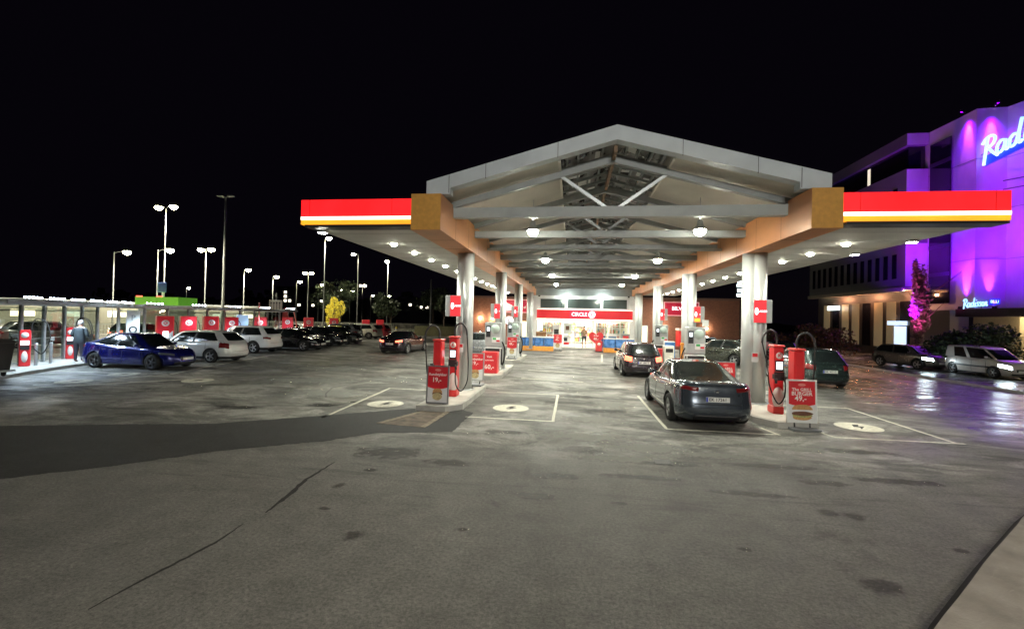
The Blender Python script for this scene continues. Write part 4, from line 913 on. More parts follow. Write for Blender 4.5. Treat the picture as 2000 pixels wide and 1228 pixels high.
        p=gh(s_*R(50),.10); m=MB(); m.tube([(p[0]-.02,p[1]-s_*.03,p[2]),(p[0]-.06,p[1]+s_*.10,p[2]+.03),(p[0]-.07,p[1]+s_*.13,p[2]+.04),(p[0]-.08,p[1]+s_*.24,p[2]+.05)],[.02,.03,.07,.055],10); m.build('wing_mirror',pm,t)
        patch('lower_sill',K['dark'],s_*60,s_*120,.0,.07,.006)
    patch('grille',K['dark'],-20,20,.42,.66 if kind!='saloon' else .30,.006,nx=12); patch('lower_intake',K['dark'],-32,32,.08,.26,.006,nx=12)
    patch('rear_diffuser',K['dark'],150,210,.0,.17,.010,nx=12)
    patch('tailgate_seam',K['black'],150,210,.485,.495,.003,nx=12,ny=1)
    if kind in('saloon','fastback'): patch('boot_lip',pm,148,212,.93,1.0,.035,nx=14)
    # plates
    xr=-L_/2+rr(.62)-.012; zp=zb+.62*(ip(deck,-L_/2)-zb) if kind in('saloon','hatch','coupe','fastback') else zb+.5*(ip(deck,-L_/2)-zb)
    m=MB(); m.box(xr-.012,xr,-.26,.26,zp-.055,zp+.055); pl=m.build('number_plate',K['plate'],t)
    if plate:
        T=Matrix.Translation((xr-.014,0,zp))@Matrix.Rotation(R(-90),4,'Z')@Matrix.Rotation(R(90),4,'X')
        text(plate,.10,K['black'],pl,T,.0005,.002,'lettering'); m=MB(); m.box(xr-.0135,xr-.0125,.215,.258,zp-.052,zp+.052); m.build('blue_strip',mat('plate_blue',(.02,.05,.4),.4),pl)
    m=MB(); xf=L_/2-ff(.3)+.004; m.box(xf,xf+.012,-.26,.26,zb+.22,zb+.33); m.build('number_plate',K['plate'],t)
    if kind=='saloon' or brake:
        m=MB(); m.lathe([(.001,0),(.035,0),(.035,.01)],12,ax='x',M=Matrix.Translation((-L_/2+rr(.84)-.012,0,zb+.84*(ip(deck,-L_/2)-zb)))); m.build('badge',K['chrome'],t)
    # wheels
    for xx in (ax_f,ax_r):
        for s_ in (-1,1):
            T=Matrix.Translation((xx,s_*(b0-.115),rw))
            m=MB(); m.lathe([(rw*.68,-.10),(rw*.93,-.105),(rw,-.07),(rw,.07),(rw*.93,.105),(rw*.68,.10)],32,ax='y',M=T); m.lathe([(.001,-.03),(rw*.69,-.03)],24,ax='y',M=T); tw=m.build('wheel',K['black'],t)
            m=MB(); yo=s_*.085
            m.lathe([(rw*.60,yo-s_*.03),(rw*.66,yo),(rw*.70,yo+s_*.004),(rw*.70,yo-s_*.02)],32,ax='y',M=T); m.lathe([(.001,yo),(rw*.16,yo),(rw*.18,yo-s_*.03)],16,ax='y',M=T)
            for q in range(5):
                A=T@Matrix.Rotation(2*PI*q/5+.3,4,'Y')
                y1,y2=sorted((yo-s_*.03,yo-s_*.005)); m.box(-rw*.085,rw*.085,y1,y2,rw*.12,rw*.63,0,A)
            m.build('rim',rimm or K['rim'],tw)
    if kind=='van':
        m=MB()
        for x in (-1.2,.2):
            m.box(x,x+.05,-.66,.66,Hh+.03,Hh+.07)
            for s_ in (-1,1): m.box(x,x+.06,s_*.66-.03,s_*.66+.03,Hh-.06,Hh+.05)
        m.build('roof_rack',K['dark'],t)
        for s_ in (-1,1): patch('rub_strip',K['dark'],s_*62,s_*125,.42,.52,.012,nx=10)
    if head:
        for s_ in (-1,1): light('SPOT',(L_/2+.03,s_*.62,.72),28,(.75,.92,1),t,.05,95,.9,(L_/2+6,s_*.8,.0),'headlight_light')
    if brake:
        for s_ in (-1,1): light('POINT',(-L_/2-.12,s_*.68,.8),1.6,(1,.08,.04),t,.05,name='tail_light')
    return t
N90=R(90)
car('dark grey glass roofed saloon with white number plate at the right hand island',(3.30,13.13,0),R(91),'saloon',paint('graphite',(.068,.082,.102),.55,.2),plate='EK 17261')
car('small black hatchback with its tail lights lit, beyond the dark grey saloon',(3.08,22.0,0),R(91),'hatch',paint('aubergine',(.016,.010,.016),.3),brake=True,plate='BT 38012')
car('dark green hatchback with white plate behind the right charging posts',(9.9,20.9,0),R(90),'hatch',paint('bottle_green',(.032,.050,.048),.4),plate='DK 90215')
car('black car seen over the roof of the dark green hatchback',(11.9,28.5,0),R(84),'hatch',paint('soot',(.01,.01,.012),.3),)
car('dark olive hatchback turned aside, its tail half behind the front right column',(9.15,28.9,0),R(128),'hatch',paint('olive_black',(.05,.055,.042),.4),brake=True)
car('pale silver blue estate parked beside the brick wall behind the pumps',(9.6,34.4,0),R(95),'saloon',paint('silver_blue',(.42,.50,.56),.3))
car('silver hatchback waiting behind the front left column',(-5.75,29.8,0),R(89),'leaf',paint('silver',(.42,.44,.46),.5),plate='EL 55410')
car('dark coupe driving away with lit tail lights on the open lane',(-11.35,29.75,0),R(86),'coupe',paint('plum_black',(.028,.020,.028),.5,.18),brake=True,plate='AR 60877',name='moving_car',rimm=K['rim'])
G='cars parked in the charging bays on the left'
car('deep blue fastback nearest the camera in the left bays',(-18.42,17.25,0),0,'fastback',paint('royal_blue',(.005,.008,.13),.35,.2),G,rimm=K['rimd'],plate='EV 20116')
car('pearl white hatchback with black roof tail, parked beside the blue fastback',(-18.45,20.35,0),PI,'leaf',paint('pearl',(.62,.62,.60),.05,.3),G)
car('bright white crossover with silver wheels, behind the pearl white hatchback',(-20.3,25.75,0),PI,'suv',paint('white',(.78,.79,.80),.0,.3),G)
car('black saloon whose nose sticks out behind the white crossover',(-18.85,28.35,0),0,'saloon',paint('jet',(.012,.012,.014),.3),G)
car('medium grey saloon in the middle of the parked row',(-20.05,31.0,0),0,'saloon',paint('slate',(.08,.085,.095),.5),G)
car('black fastback parked right behind the medium grey saloon',(-19.8,33.3,0),0,'fastback',paint('ink',(.012,.012,.014),.3),G)
car('olive black hatchback in front of the silver crossover',(-19.6,35.75,0),0,'hatch',paint('olive_ink',(.02,.022,.014),.3),G)
car('silver grey crossover showing its tail, second from the cream hatchback',(-21.0,38.35,0),PI,'suv',paint('grey_silver',(.26,.27,.28),.5),G)
car('white saloon with only its roof showing behind the dark parked cars',(-27.6,42.5,0),R(10),'fastback',paint('white2',(.7,.71,.7),.0,.3),G)
car('cream white hatchback parked near the far end of the row',(-22.0,44.9,0),PI,'leaf',paint('cream',(.70,.68,.56),.0,.3),G)
car('red hatchback last in the parked row beside the cream one',(-22.2,48.0,0),PI,'hatch',paint('red',(.5,.03,.04),.1,.3),G)
car('silver crossover with blazing headlights driving up the street',(23.9,35.7,-.45),R(-74),'suv',paint('champagne',(.16,.15,.13),.4),None,head=True,name='moving_car',plate='')
car('white panel van with roof bars and headlights on, in the street',(25.4,31.4,-.45),R(-88),'van',paint('van_white',(.62,.57,.54),.0,.35),None,head=True,name='delivery_van')
# faint traffic seen through the shelter glass
car('dim car glimpsed through the shelter glass, nearer one',(-33,24.5,0),R(60),'suv',paint('murk',(.12,.13,.13),.3)); car('dim green car glimpsed through the shelter glass beyond the standing man',(-33,31,0),R(75),'hatch',paint('murk_green',(.03,.12,.10),.3),brake=True)

# ------------------------------------------------------------------ waste container at the left edge
t=thing('waste_container','black wheeled waste container cropped by the left edge','bin',(-19.50,12.5,.12),R(-8))
m=MB(); m.prism([(-.55,.22),(.50,.22),(.62,1.12),(-.68,1.12)],'x',-.6,.6); m.build('container_body',K['bin'],t)
m=MB(); m.prism([(-.72,1.125),(.66,1.125),(.58,1.22),(0,1.34),(-.66,1.22)],'x',-.63,.63); m.build('lid',K['bin'],t)
m=MB(); m.box(-.66,.66,-.62,.62,.16,.218); m.build('bottom_rim',K['galv'],t)
for a in (-.45,.45):
    for b in (-.42,.42): m=MB(); m.lathe([(.001,-.03),(.09,-.03),(.10,0),(.09,.03),(.001,.03)],14,ax='y',M=Matrix.Translation((a,b,.10))); m.build('castor',K['black'],t)

# ------------------------------------------------------------------ charging shelters
def shelter(A,B,nb,label,ztop=2.68,leds=True):
    A=Vector(A);B=Vector(B); d=(B-A); Ln=d.length; a=math.atan2(d.y,d.x)
    t=thing('charging_shelter',label,'shelter',(A.x,A.y,.12),a,'glass walled shelters over the charging bays')
    # local x along the wall; camera side is local -y
    bw=Ln/nb
    for i in range(nb+1):
        m=MB(); m.bbox(i*bw-.06,i*bw+.06,-.06,.06,0,ztop-.2,.01); m.build('post',K['galv'],t)
    for i in range(nb):
        m=MB(); m.box(i*bw+.07,(i+1)*bw-.07,-.012,.0,.12,ztop-.32); m.build('glass_pane',K['glass'],t)
    m=MB()
    for z in (.06,1.0,2.2): m.box(0,Ln,.03,.065,z,z+.05)
    m.build('rail',K['galv'],t)
    m=MB(); m.prism([(-1.35,ztop-.12),(-1.35,ztop-.16),(.35,ztop-.26),(.35,ztop-.22)],'x',-.4,Ln+.4); m.build('roof_sheet',K['grey'],t)
    m=MB(); m.box(-.4,Ln+.4,-1.40,-1.352,ztop-.22,ztop-.08); m.build('roof_fascia',K['galv'],t)
    for i in range(nb):
        if i%2 and nb>8: continue
        x0=i*bw+.15; 
        m=MB(); m.prism([(-1.55,ztop-.02),(-1.55,ztop-.05),(-.6,ztop-.11),(-.6,ztop-.06)],'x',x0,x0+min(1.15,bw*.8)); lm=m.build('lamp_tray',K['white'],t)
        m=MB()
        for q in range(5):
            xq=x0+.08+q*.22; m.lathe([(.001,-.035),(.03,-.02),(.038,.0),(.03,.02),(.001,.035)],8,M=Matrix.Translation((xq,-1.52,ztop+.035)))
        m.build('led_row',K['led'],lm)
        light('SPOT',(x0+.5,-1.2,ztop-.28),200,(.66,.84,1),t,.15,150,.8,(x0+.5,-1.6,0),'led_light')
    return t
shelter((-20.80,12.9),(-24.70,20.6),6,'glass shelter at the left edge with the standing man in front')
shelter((-24.35,21.4),(-24.1,34.6),9,'glass shelter farther back with the row of tall red cabinets')
# wall chargers under the near shelter
def wallcharger(x,y,rz,label):
    t=thing('wall_charger',label,'charger',(x,y,.12),rz,'low red charging posts by the glass')
    m=MB(); m.bbox(-.16,.16,-.12,.12,0,1.45,.03); m.build('body',K['red'],t)
    m=MB(); m.box(-.12,.12,-.135,-.122,.85,1.02); m.build('display',K['screen'],t)
    m=MB(); m.lathe([(.001,-.13),(.11,-.13),(.11,-.122)],20,ax='y',M=Matrix.Translation((0,0,1.24))); m.build('round_emblem',K['ink_white'],t)
    m=MB(); m.box(-.13,.13,-.15,-.123,.66,.83); m.build('connector_tray',K['dark'],t)
    m=MB(); m.lathe([(.001,-.13),(.13,-.13),(.13,-.122)],20,ax='y',M=Matrix.Translation((0,0,.38))@Matrix.Diagonal((.7,1,1.7,1))); m.build('white_oval',K['ink_white'],t)
    m=MB(); hose(m,[(.14,0,1.3),(.2,0,1.75),(.35,-.05,1.9),(.6,-.1,1.7),(.7,-.1,1.1),(.5,-.15,.5),(.25,-.15,.7)],.02,6); m.build('cable',K['black'],t)
wallcharger(-21.60,15.28,R(50),'low red charging post by the glass, left of two steel bollards')
wallcharger(-24.05,18.95,R(50),'low red charging post by the glass behind the blue fastback')
wallcharger(-23.1,18.1,R(50),'low red charging post hidden partly by the standing man')
for x,y,l in ((-21.45,15.55,'steel bollard right beside the low red charging post'),(-21.75,16.3,'steel bollard standing alone midway to the man')):
    t=thing('bollard',l,'bollard',(x,y,.12),0,'steel bollards before the glass wall'); m=MB(); m.lathe([(.055,0),(.055,.86),(.05,.9),(.001,.9)],16); m.build('tube_post',K['galv'],t); m=MB(); m.lathe([(.075,.0),(.075,.02),(.055,.02)],16); m.build('foot_ring',K['galv'],t)
for x,y,l,tx in ((-24.0,21.9,'white upright information board between the two shelters','P'),):
    t=thing('information_board',l,'sign',(x,y,.12),R(65)); m=MB(); m.bbox(-.3,.3,-.03,.03,.2,2.3,.01); b=m.build('board',K['white'],t); text(tx,.4,K['steelgrey'],b,face_y(0,-.035,1.9),.002,.01); m=MB(); m.lathe([(.12,-.04),(.19,-.04),(.19,-.032),(.12,-.032)],20,ax='y',M=Matrix.Translation((0,0,1.25))); m.build('ring_symbol',K['dark'],b); m=MB(); m.box(-.3,-.22,-.03,.03,0,.199); m.box(.22,.3,-.03,.03,0,.199); m.build('board_legs',K['galv'],t)
# tall red cabinets
CAB=[(23.86,2.02),(25.5,2.02),(27.3,2.03),(29.1,1.98),(31.83,2.0),(35.14,2.02),(38.16,2.0),(42.57,1.96),(49.66,1.8),(53.57,1.8)]
where=['first and nearest of the tall red cabinets, right of the white information board','second tall red cabinet counted from the information board','third tall red cabinet, above the roof of the pearl white hatchback','last tall red cabinet under the far shelter, next to a pale blue panel','dark red cabinet standing right past the end of the far shelter','tall red cabinet under the pole with the arrow board','tall red cabinet right of the arrow board pole','tall red cabinet in front of the yellow tree','plain red cabinet above the cream hatchback','plain red cabinet above the red hatchback']
for i,(y,h_) in enumerate(CAB):
    t=thing('charging_cabinet',where[i],'charger',(-24.0+(.0 if i<4 else .3),y,.12),R(52 if i<4 else 30),'tall red charging cabinets along the bays')
    m=MB(); m.bbox(-.42,.42,-.32,.32,0,h_,.03); b=m.build('cabinet_body',K['redl'] if i!=4 else K['red'],t)
    m=MB(); m.box(-.36,.36,-.328,-.321,.9,h_-.05); f_=m.build('front_panel',K['sredd'],t)
    if i<8:
        m=MB(); m.lathe([(.10,-.335),(.19,-.335),(.19,-.329),(.10,-.329)],22,ax='y',M=Matrix.Translation((0,0,h_-.42))); m.build('ring_emblem',K['ink_white'],f_); text('K',.2,K['ink_white'],f_,face_y(.01,-.332,h_-.42),.002,.008,'letter')
        m=MB(); m.prism([(-.36,.25),(.36,.25),(.36,1.15),(.2,1.0),(-.1,.85),(-.36,.7)],'y',-.334,-.329); m.build('white_wave',K['white'],f_)
        m=MB(); m.box(-.12,.16,-.342,-.335,.78,1.12); m.build('display',K['screen'],f_)
    m=MB(); hose(m,[(.38,-.2,h_-.2),(.55,-.3,h_-.5),(.6,-.35,.6),(.45,-.38,.4),(.3,-.35,.9)],.02,5); m.build('cable',K['black'],t)
t=thing('display_panel','pale blue upright panel at the end of the far shelter','panel',(-23.9,30.1,.12),R(60)); m=MB(); m.bbox(-.4,.4,-.02,.02,.9,2.15,.01); m.build('panel',mat('pale_blue_lit',(.45,.65,.85),.4,emit=(.4,.6,.9),es=.35),t); m=MB(); m.box(-.38,-.32,-.02,.02,0,.899); m.box(.32,.38,-.02,.02,0,.899); m.build('panel_legs',K['galv'],t)
# red boom arms rising over cabinets
for x,y,z1,l,dx in ((-23.4,31.2,3.1,'red white vertical marker post right of the dark red cabinet',0),(-24.6,37.9,2.9,'slanted red boom rising behind the cabinets',-.5)):
    t=thing('boom_post',l,'post',(x,y,.12)); m=MB(); m.tube([(0,0,0),(dx*.3,0,1.6),(dx,0,z1)],.05,8); m.build('boom',mat('boom_pink',(.6,.15,.13),.5),t); m=MB(); m.bbox(-.12,.12,-.12,.12,0,.05,.01); m.build('base',K['galv'],t)

# ------------------------------------------------------------------ lamp posts
def lamp(x,y,h,kind,label,power=0,arm=.9,az=-20,lit=True,r=.06,base=0.,br=1.):
    """kind: single / double / mast"""
    t=thing('street_lamp',label,'street lamp',(x,y,base),R(az),'street lamps over the car park and roads')
    m=MB(); m.tube([(0,0,0),(0,0,h*.25),(0,0,h*.26),(0,0,h)],[r*1.3,r*1.15,r*.9,r*.6],10); m.build('pole',K['mast'],t)
    m=MB(); m.lathe([(r*2,0),(r*2,.04),(r*1.3,.06)],12); m.build('base_flange',K['galv'],t)
    sides={'single':(1,),'double':(1,-1),'mast':(1,-1)}[kind]
    for s_ in sides:
        a=arm if kind!='mast' else .25
        m=MB(); m.tube([(0,0,h-.12),(s_*a*.4,0,h+.0),(s_*a,0,h+.05)],.03,8); m.build('arm',K['mast'],t)
        m=MB(); m.prism([(s_*a,h-.0),(s_*(a+.62),h+.05),(s_*(a+.58),h+.13),(s_*(a+.02),h+.11)],'y',-.14,.14); hd=m.build('lamp_head',K['mast'],t)
        if lit:
            m=MB(); m.lathe([(.001,-.28),(.20,-.20),(.33,-.04),(.30,.05)],14,M=Matrix.Translation((s_*(a+.3),0,h-.02))); m.build('diffuser',K['lampwarm'],hd)
            if power and lit!='all': light('SPOT',(s_*(a+.3),0,h-.32),power*4.6,(1,.93,.72),t,.15,150,.5,(s_*(a+.3),0,0),name='street_light')
            if lit=='all': light('SPOT',(s_*(a+.3),0,h-.32),power,(1,.97,.90),t,.15,74,.75,(-3.,23.5,2.2),name='street_light')
    return t
LP=[(-37.7,36.6,8,'single','single arm lamp rising before the green lit building',500,.9,0),
(-43.8,37.9,8,'single','single arm lamp farthest left over the glass shelter',300,1.1,0),
(-37.2,36.8,12,'double','tallest twin headed lamp, brightest over the left car park',700,.55,-5),
(-38.3,42.7,9,'double','twin headed lamp left of the dark unlit mast',500,.35,-5),
(-42.4,53.5,8,'single','single arm lamp right of the dark unlit mast',400,.3,0),
(-45.1,63,8,'single','single arm lamp on whose pole the arrow board hangs',300,.3,0),
(-47.5,72.6,8,'single','lamp left of the small twin headed pair, above the cabinets',0,.3,0),
(-42.0,67.2,9,'double','small twin headed lamp left of the yellow tree',0,.25,0),
(-47.6,79.6,8,'single','lamp just left of the yellow tree',0,.3,0),
(-30.9,52.9,12,'single','tall lamp in front of the yellow tree, next to the canopy corner',500,.2,0),
(-51.2,93.4,8,'single','low lamp standing inside the yellow tree outline',0,.3,0),
(-51.2,98.8,8,'single','low lamp right of the yellow tree',0,.3,0),
(-33.4,66.8,12,'single','tall lamp with its head turned left, right of the yellow tree',300,.5,180),
(-29,68,11,'single','tall lamp above the driving coupe',500,.1,-90),
(-45.8,93.9,9,'double','far twin headed lamp right of the yellow tree',0,.25,0),
(-56,120,8,'single','far low lamp left of the tall lamp above the coupe',0,.3,0),
(-91,96,8,'single','far low lamp between the tall twin lamps',0,.3,0),
(-52,122,8,'single','farthest low lamp close to the pole of the lamp above the coupe',0,.3,0)]
for x,y,h_,k,l,p,a,az in LP: lamp(x,y,h_,k,l,p,a,az)
lamp(-34.75,41.0,14,'mast','dark unlit mast, tallest pole of the car park',0,.25,0,False,.13)
t=thing('pole','bare grey pole standing alone right of the last lamps','pole',(-28.3,88,0)); m=MB(); m.tube([(0,0,0),(0,0,10)],[.20,.12],10); m.build('shaft',K['mast'],t); m=MB(); m.lathe([(.3,0),(.3,.1),(.2,.12)],12); m.build('foot',K['galv'],t)
# lamps behind the camera that light the open foreground
lamp(3.5,-14,9,'double','twin headed lamp behind the viewpoint lighting the forecourt entry',4300,1.2,0,'all')
lamp(-31.5,19.6,9,'single','added single arm lamp out of view, brightening the ground behind the glass shelter',420,.9,0)  # lamp added out of view to brighten what shows through the glass
lamp(7.5,-5.5,9,'single','single arm lamp at the right hand pavement outside the picture',600,1.,180)
lamp(33,22,9,'single','lamp beside the street right of the picture',130,1.,180,base=-.45)
# ------------------------------------------------------------------ signs in the car park
t=thing('arrow_board','white board with upright dark arrows fixed to a lamp pole','sign',(-25.55,36.2,0),0)
m=MB(); m.tube([(0,0,0),(0,0,4.2)],.05,8); m.build('pole',K['mast'],t)
m=MB(); m.bbox(-.62,.62,-.10,-.06,2.55,3.58,.01); b=m.build('board',K['cream'],t)
for k in range(4):
    m=MB(); x=-.42+.27*k; m.box(x-.025,x+.025,-.108,-.101,2.68,3.3); m.prism([(x-.09,3.28),(x+.09,3.28),(x,3.46)],'y',-.108,-.101); m.build('arrow',K['dark'],b)
t=thing('red_banner_flag','red cloth flag beside the arrow board','flag',(-24.6,36.5,0)); m=MB(); m.tube([(0,0,0),(0,0,2.9)],.03,8); m.build('pole',K['mast'],t); m=MB(); m.prism([(-.55,2.05),(.02,2.0),(-.05,2.7),(-.30,3.0),(-.50,2.8)],'y',-.015,.015); m.build('cloth',mat('flag_red',(.35,.06,.06),.8,var=.3),t)
t=thing('green_building','low pale building with a bright green lit fascia behind the shelter','building',(-36.6,35.5,0),R(4))
m=MB(); m.box(-1.9,1.9,.2,2.1,0,2.95); m.build('wall',mat('pale_green_wall_glow',(.35,.42,.33),.6,emit=(.5,.65,.45),es=.05),t); m=MB(); m.box(-2.0,2.0,0,2.2,2.955,3.66); m.build('fascia',K['sgreen'],t)  # wall glows faintly without a lamp, light put into its material
m=MB(); m.box(2.01,2.05,.02,2.2,2.95,3.66); m.build('dim_green_side',mat('sign_green_dim',(.1,.3,.05),.4,emit=(.1,.35,.02),es=.3),t); m=MB();  # side face of the lit fascia, its weaker light put into the colour
for x in (-1.9,.0): m.box(x,x+.4,-.03,.19,3.665,3.74)
m.build('red_roof_lamp',mat('red_marker_lit',(.6,.02,.02),.4,emit=(1,.1,.06),es=3),t)
t=thing('blue_sign','small dim blue sign on the tall twin lamp pole','sign',(-36.8,36.2,0)); m=MB(); m.bbox(-.45,.45,-.04,.04,4.1,5.0,.02); m.build('sign_plate',mat('dim_blue_sign',(.05,.09,.3),.5,emit=(.1,.2,.6),es=.06),t); m=MB(); m.tube([(0,.06,0),(0,.06,5)],.04,8); m.build('pole',K['mast'],t)
# yellow bollard, fence
t=thing('yellow_bollard','small yellow bollard at the end of the parked row','bollard',(-20.3,50.5,0)); m=MB(); m.lathe([(.12,0),(.12,1.1),(.08,1.18),(.001,1.2)],14); m.build('post',mat('yellow_paint',(.7,.55,.05),.5,var=.1),t); m=MB(); m.lathe([(.124,.7),(.124,.9)],14); m.build('band',K['white'],t)
def fence(x0,y0,x1,y1,n,h_,label,mesh=True,mm=None):
    A=Vector((x0,y0));B=Vector((x1,y1)); d=B-A; Ln=d.length; t=thing('fence',label,'fence',(x0,y0,0),math.atan2(d.y,d.x)); mm=mm or K['galv']
    for i in range(n+1): m=MB(); m.box(i*Ln/n-.03,i*Ln/n+.03,-.03,.03,0,h_); m.build('post',mm,t)
    m=MB()
    for z in (.15,h_*.5,h_-.12): m.box(0,Ln,-.055,-.03,z,z+.06)
    m.build('rail',mm,t)
    if mesh:
        m=MB(); k=int(Ln/.22)
        for i in range(k): x=(i+.5)*Ln/k; m.box(x-.012,x+.012,-.07,-.057,.1,h_-.05)
        m.build('bars',mm,t)
    return t
fence(-47,52,-20,56.5,18,1.45,'long grey barred fence behind the parked cars',mm=mat('fence_paint',(.30,.30,.26),.6))
fence(-45,14,-37,50,18,1.25,'grey fence seen through the shelter glass',True)
# low wall lit at the bottom of fence
m=MB(); m.box(-19.8,-14.4,55.2,55.5,0,1.25); tag(m.build('low_wall',mat('olive_wall',(.20,.20,.10),.8,var=.2)),'low olive wall left of where the lane climbs away','wall')
# cluster of parked bicycles is too dim to read: motorbikes and carts left out; pale building glimpsed behind the glass
t=thing('low_hall','low pale hall with lit windows glimpsed through the shelter glass','building',(-47,42,0),R(72))
for x_ in (-12,-6,0,6,12): light('POINT',(x_,-2.2,3.0),480,(1,.9,.7),t,.15,name='hall_fill_light')  # bare point lights added to brighten the hall front
m=MB(); m.box(-16,16,0,6,0,3.1); m.build('wall',mat('hall_wall',(.14,.14,.11),.8,var=.3,vscale=.4),t); m=MB(); m.box(-16.3,16.3,-.4,6.2,3.11,3.3); m.build('roof',K['steelgrey'],t)
for i,x in enumerate((-15,-12,-8.5,-5,-1.5,2,5,9,13)):
    m=MB(); m.box(x,x+1.6,-.03,-.01,1.7,2.3); m.build('window',mat('hall_window_lit',(1,.9,.7),.4,emit=(1,.86,.55),es=.9) if i%2==0 else mat('hall_window_dim',(.3,.35,.3),.3,emit=(.3,.5,.45),es=.12),t)

# ------------------------------------------------------------------ vegetation
def leafy(t,cx,cy,cz,rx,ry,rz_,n,mm,size,seed,lobes=7,name='crown',hollow=.3):
    rnd=random.Random(seed); L_=[(rnd.uniform(-.55,.55),rnd.uniform(-.55,.55),rnd.uniform(-.7,.7),rnd.uniform(.35,.6)) for _ in range(lobes)]
    m=MB()
    for _ in range(n):
        lx,ly,lz,lr=rnd.choice(L_)
        while True:
            a,b,c=rnd.uniform(-1,1),rnd.uniform(-1,1),rnd.uniform(-1,1)
            if hollow<a*a+b*b+c*c<1: break
        p=Vector((cx+(lx+a*lr)*rx,cy+(ly+b*lr)*ry,cz+(lz*.8+c*lr)*rz_))
        u=Vector((rnd.gauss(0,1),rnd.gauss(0,1),rnd.gauss(0,1))).normalized(); v=u.orthogonal().normalized(); v.rotate(Matrix.Rotation(rnd.uniform(0,6.28),3,u)); w=u.cross(v); s_=size*rnd.uniform(.6,1.4)
        m.add([p-v*s_,p+w*s_*.5,p+v*s_,p-w*s_*.5],[(0,1,2,3)],rnd.choice((0,0,1)))
    return m.build(name,mm,t)
def trunk(t,h_,r,rnd,n=5,mm=None):
    m=MB(); m.tube([(0,0,0),(.03,0,h_*.4),(-.02,.04,h_*.75),(0,0,h_)],[r,r*.75,r*.5,r*.2],8)
    for i in range(n):
        a=rnd.uniform(0,6.28); z=h_*rnd.uniform(.35,.75); l=h_*rnd.uniform(.2,.35); m.tube([(0,0,z),(math.cos(a)*l*.5,math.sin(a)*l*.5,z+l*.4),(math.cos(a)*l,math.sin(a)*l,z+l*.9)],[r*.4,r*.25,r*.08],6)
    m.build('trunk',mm or mat('bark',(.08,.06,.045),.9,var=.3),t)
def tree(x,y,h_,rx,mm,label,n=1500,size=.2,seed=1,grp=None,base=0,low=.3):
    t=thing('tree',label,'tree',(x,y,base),0,grp); rnd=random.Random(seed); trunk(t,h_*.8,h_*.022+.05,rnd); leafy(t,0,0,h_*(low+1)/2,rx,rx,h_*(1-low)/2,n,mm,size,seed); return t
G1=[mat('leaf_dark_a',(.025,.04,.018),.7),mat('leaf_dark_b',(.04,.055,.02),.7)]
GY=[mat('leaf_yellow_glow',(.75,.62,.06),.6,emit=(.8,.62,.05),es=.06),mat('leaf_yellow_b',(.65,.60,.12),.6)]  # first yellow leaf glows faintly, lamplight put into its material
GR=[mat('leaf_autumn_a',(.16,.07,.03),.7),mat('leaf_autumn_b',(.08,.06,.03),.7)]
tree(-33.7,60.5,5.2,1.25,GY,'bright yellow lit tree behind the fence',2200,.11,11,low=.15)
light('POINT',(-33.2,58.2,4.2),200,(1,.93,.5),None,.2,name='tree_side_light').location=(-33.0,57.8,4.8)
for i,(x,y,h_,rx,l) in enumerate([(-39,72,8,3,'dark tree left of the yellow tree'),(-27.5,66,6,2.4,'dark tree right of the yellow tree'),(-45,80,9,3.5,'dark tree behind the arrow board'),(-22,76,6.5,2.6,'dark tree under the canopy edge above the climbing lane'),(-30,95,9,4,'dark tree behind the bare grey pole')]):
    tree(x,y,h_,rx,G1,l,1300,.26,30+i,'dark trees beyond the car park')
t=thing('columnar_tree','narrow upright tree lit pink before the hotel','tree',(27.7,40.2,-.4)); rnd=random.Random(4); trunk(t,7.5,.12,rnd,8)
GP=[mat('leaf_pale_a',(.30,.20,.18),.7),mat('leaf_pale_b',(.20,.12,.11),.7)]
leafy(t,0,0,4.9,.64,.64,4.3,3200,GP,.12,9,16,'crown',.05)
for x,y,rx,h_,l,sd in ((28.6,34.8,2.2,1.7,'dark round shrub between the pink lit tree and the cream wall',1),(26.3,36.0,1.6,1.5,'dark shrub under the pink lit tree',2),(22.6,45,3,1.7,'autumn brown shrub left of the hotel entrance',3),(17.5,47,3.2,1.5,'purplish dark shrub behind the dark green hatchback',4)):
    t=thing('shrub',l,'shrub',(x,y,-.45),0,'dark shrubs along the street'); rnd=random.Random(sd); trunk(t,h_*.7,.07,rnd,5); leafy(t,0,0,h_*.95,rx,rx*.8,h_*.95,2600,GR if sd>2 else G1,.13,sd+50,12,'foliage',.1)
# far wood on the horizon
wm=MB(); rnd=random.Random(8)
for _ in range(5200):
    x=rnd.uniform(-190,60); y=rnd.uniform(150,185); hh=(5+3*math.sin(x*.09)+2*math.sin(x*.31+1))*rnd.random(); p=Vector((x,y,1+hh)); s_=rnd.uniform(.6,1.3)
    u=Vector((rnd.gauss(0,1),rnd.gauss(0,1),rnd.gauss(0,1))).normalized(); v=u.orthogonal(); w=u.cross(v); wm.add([p-v*s_,p+w*s_,p+v*s_,p-w*s_],[(0,1,2,3)],0)
o=wm.build('distant_wood',G1[0]); o['kind']='stuff'; o['label']='dark wood along the horizon behind the car park'
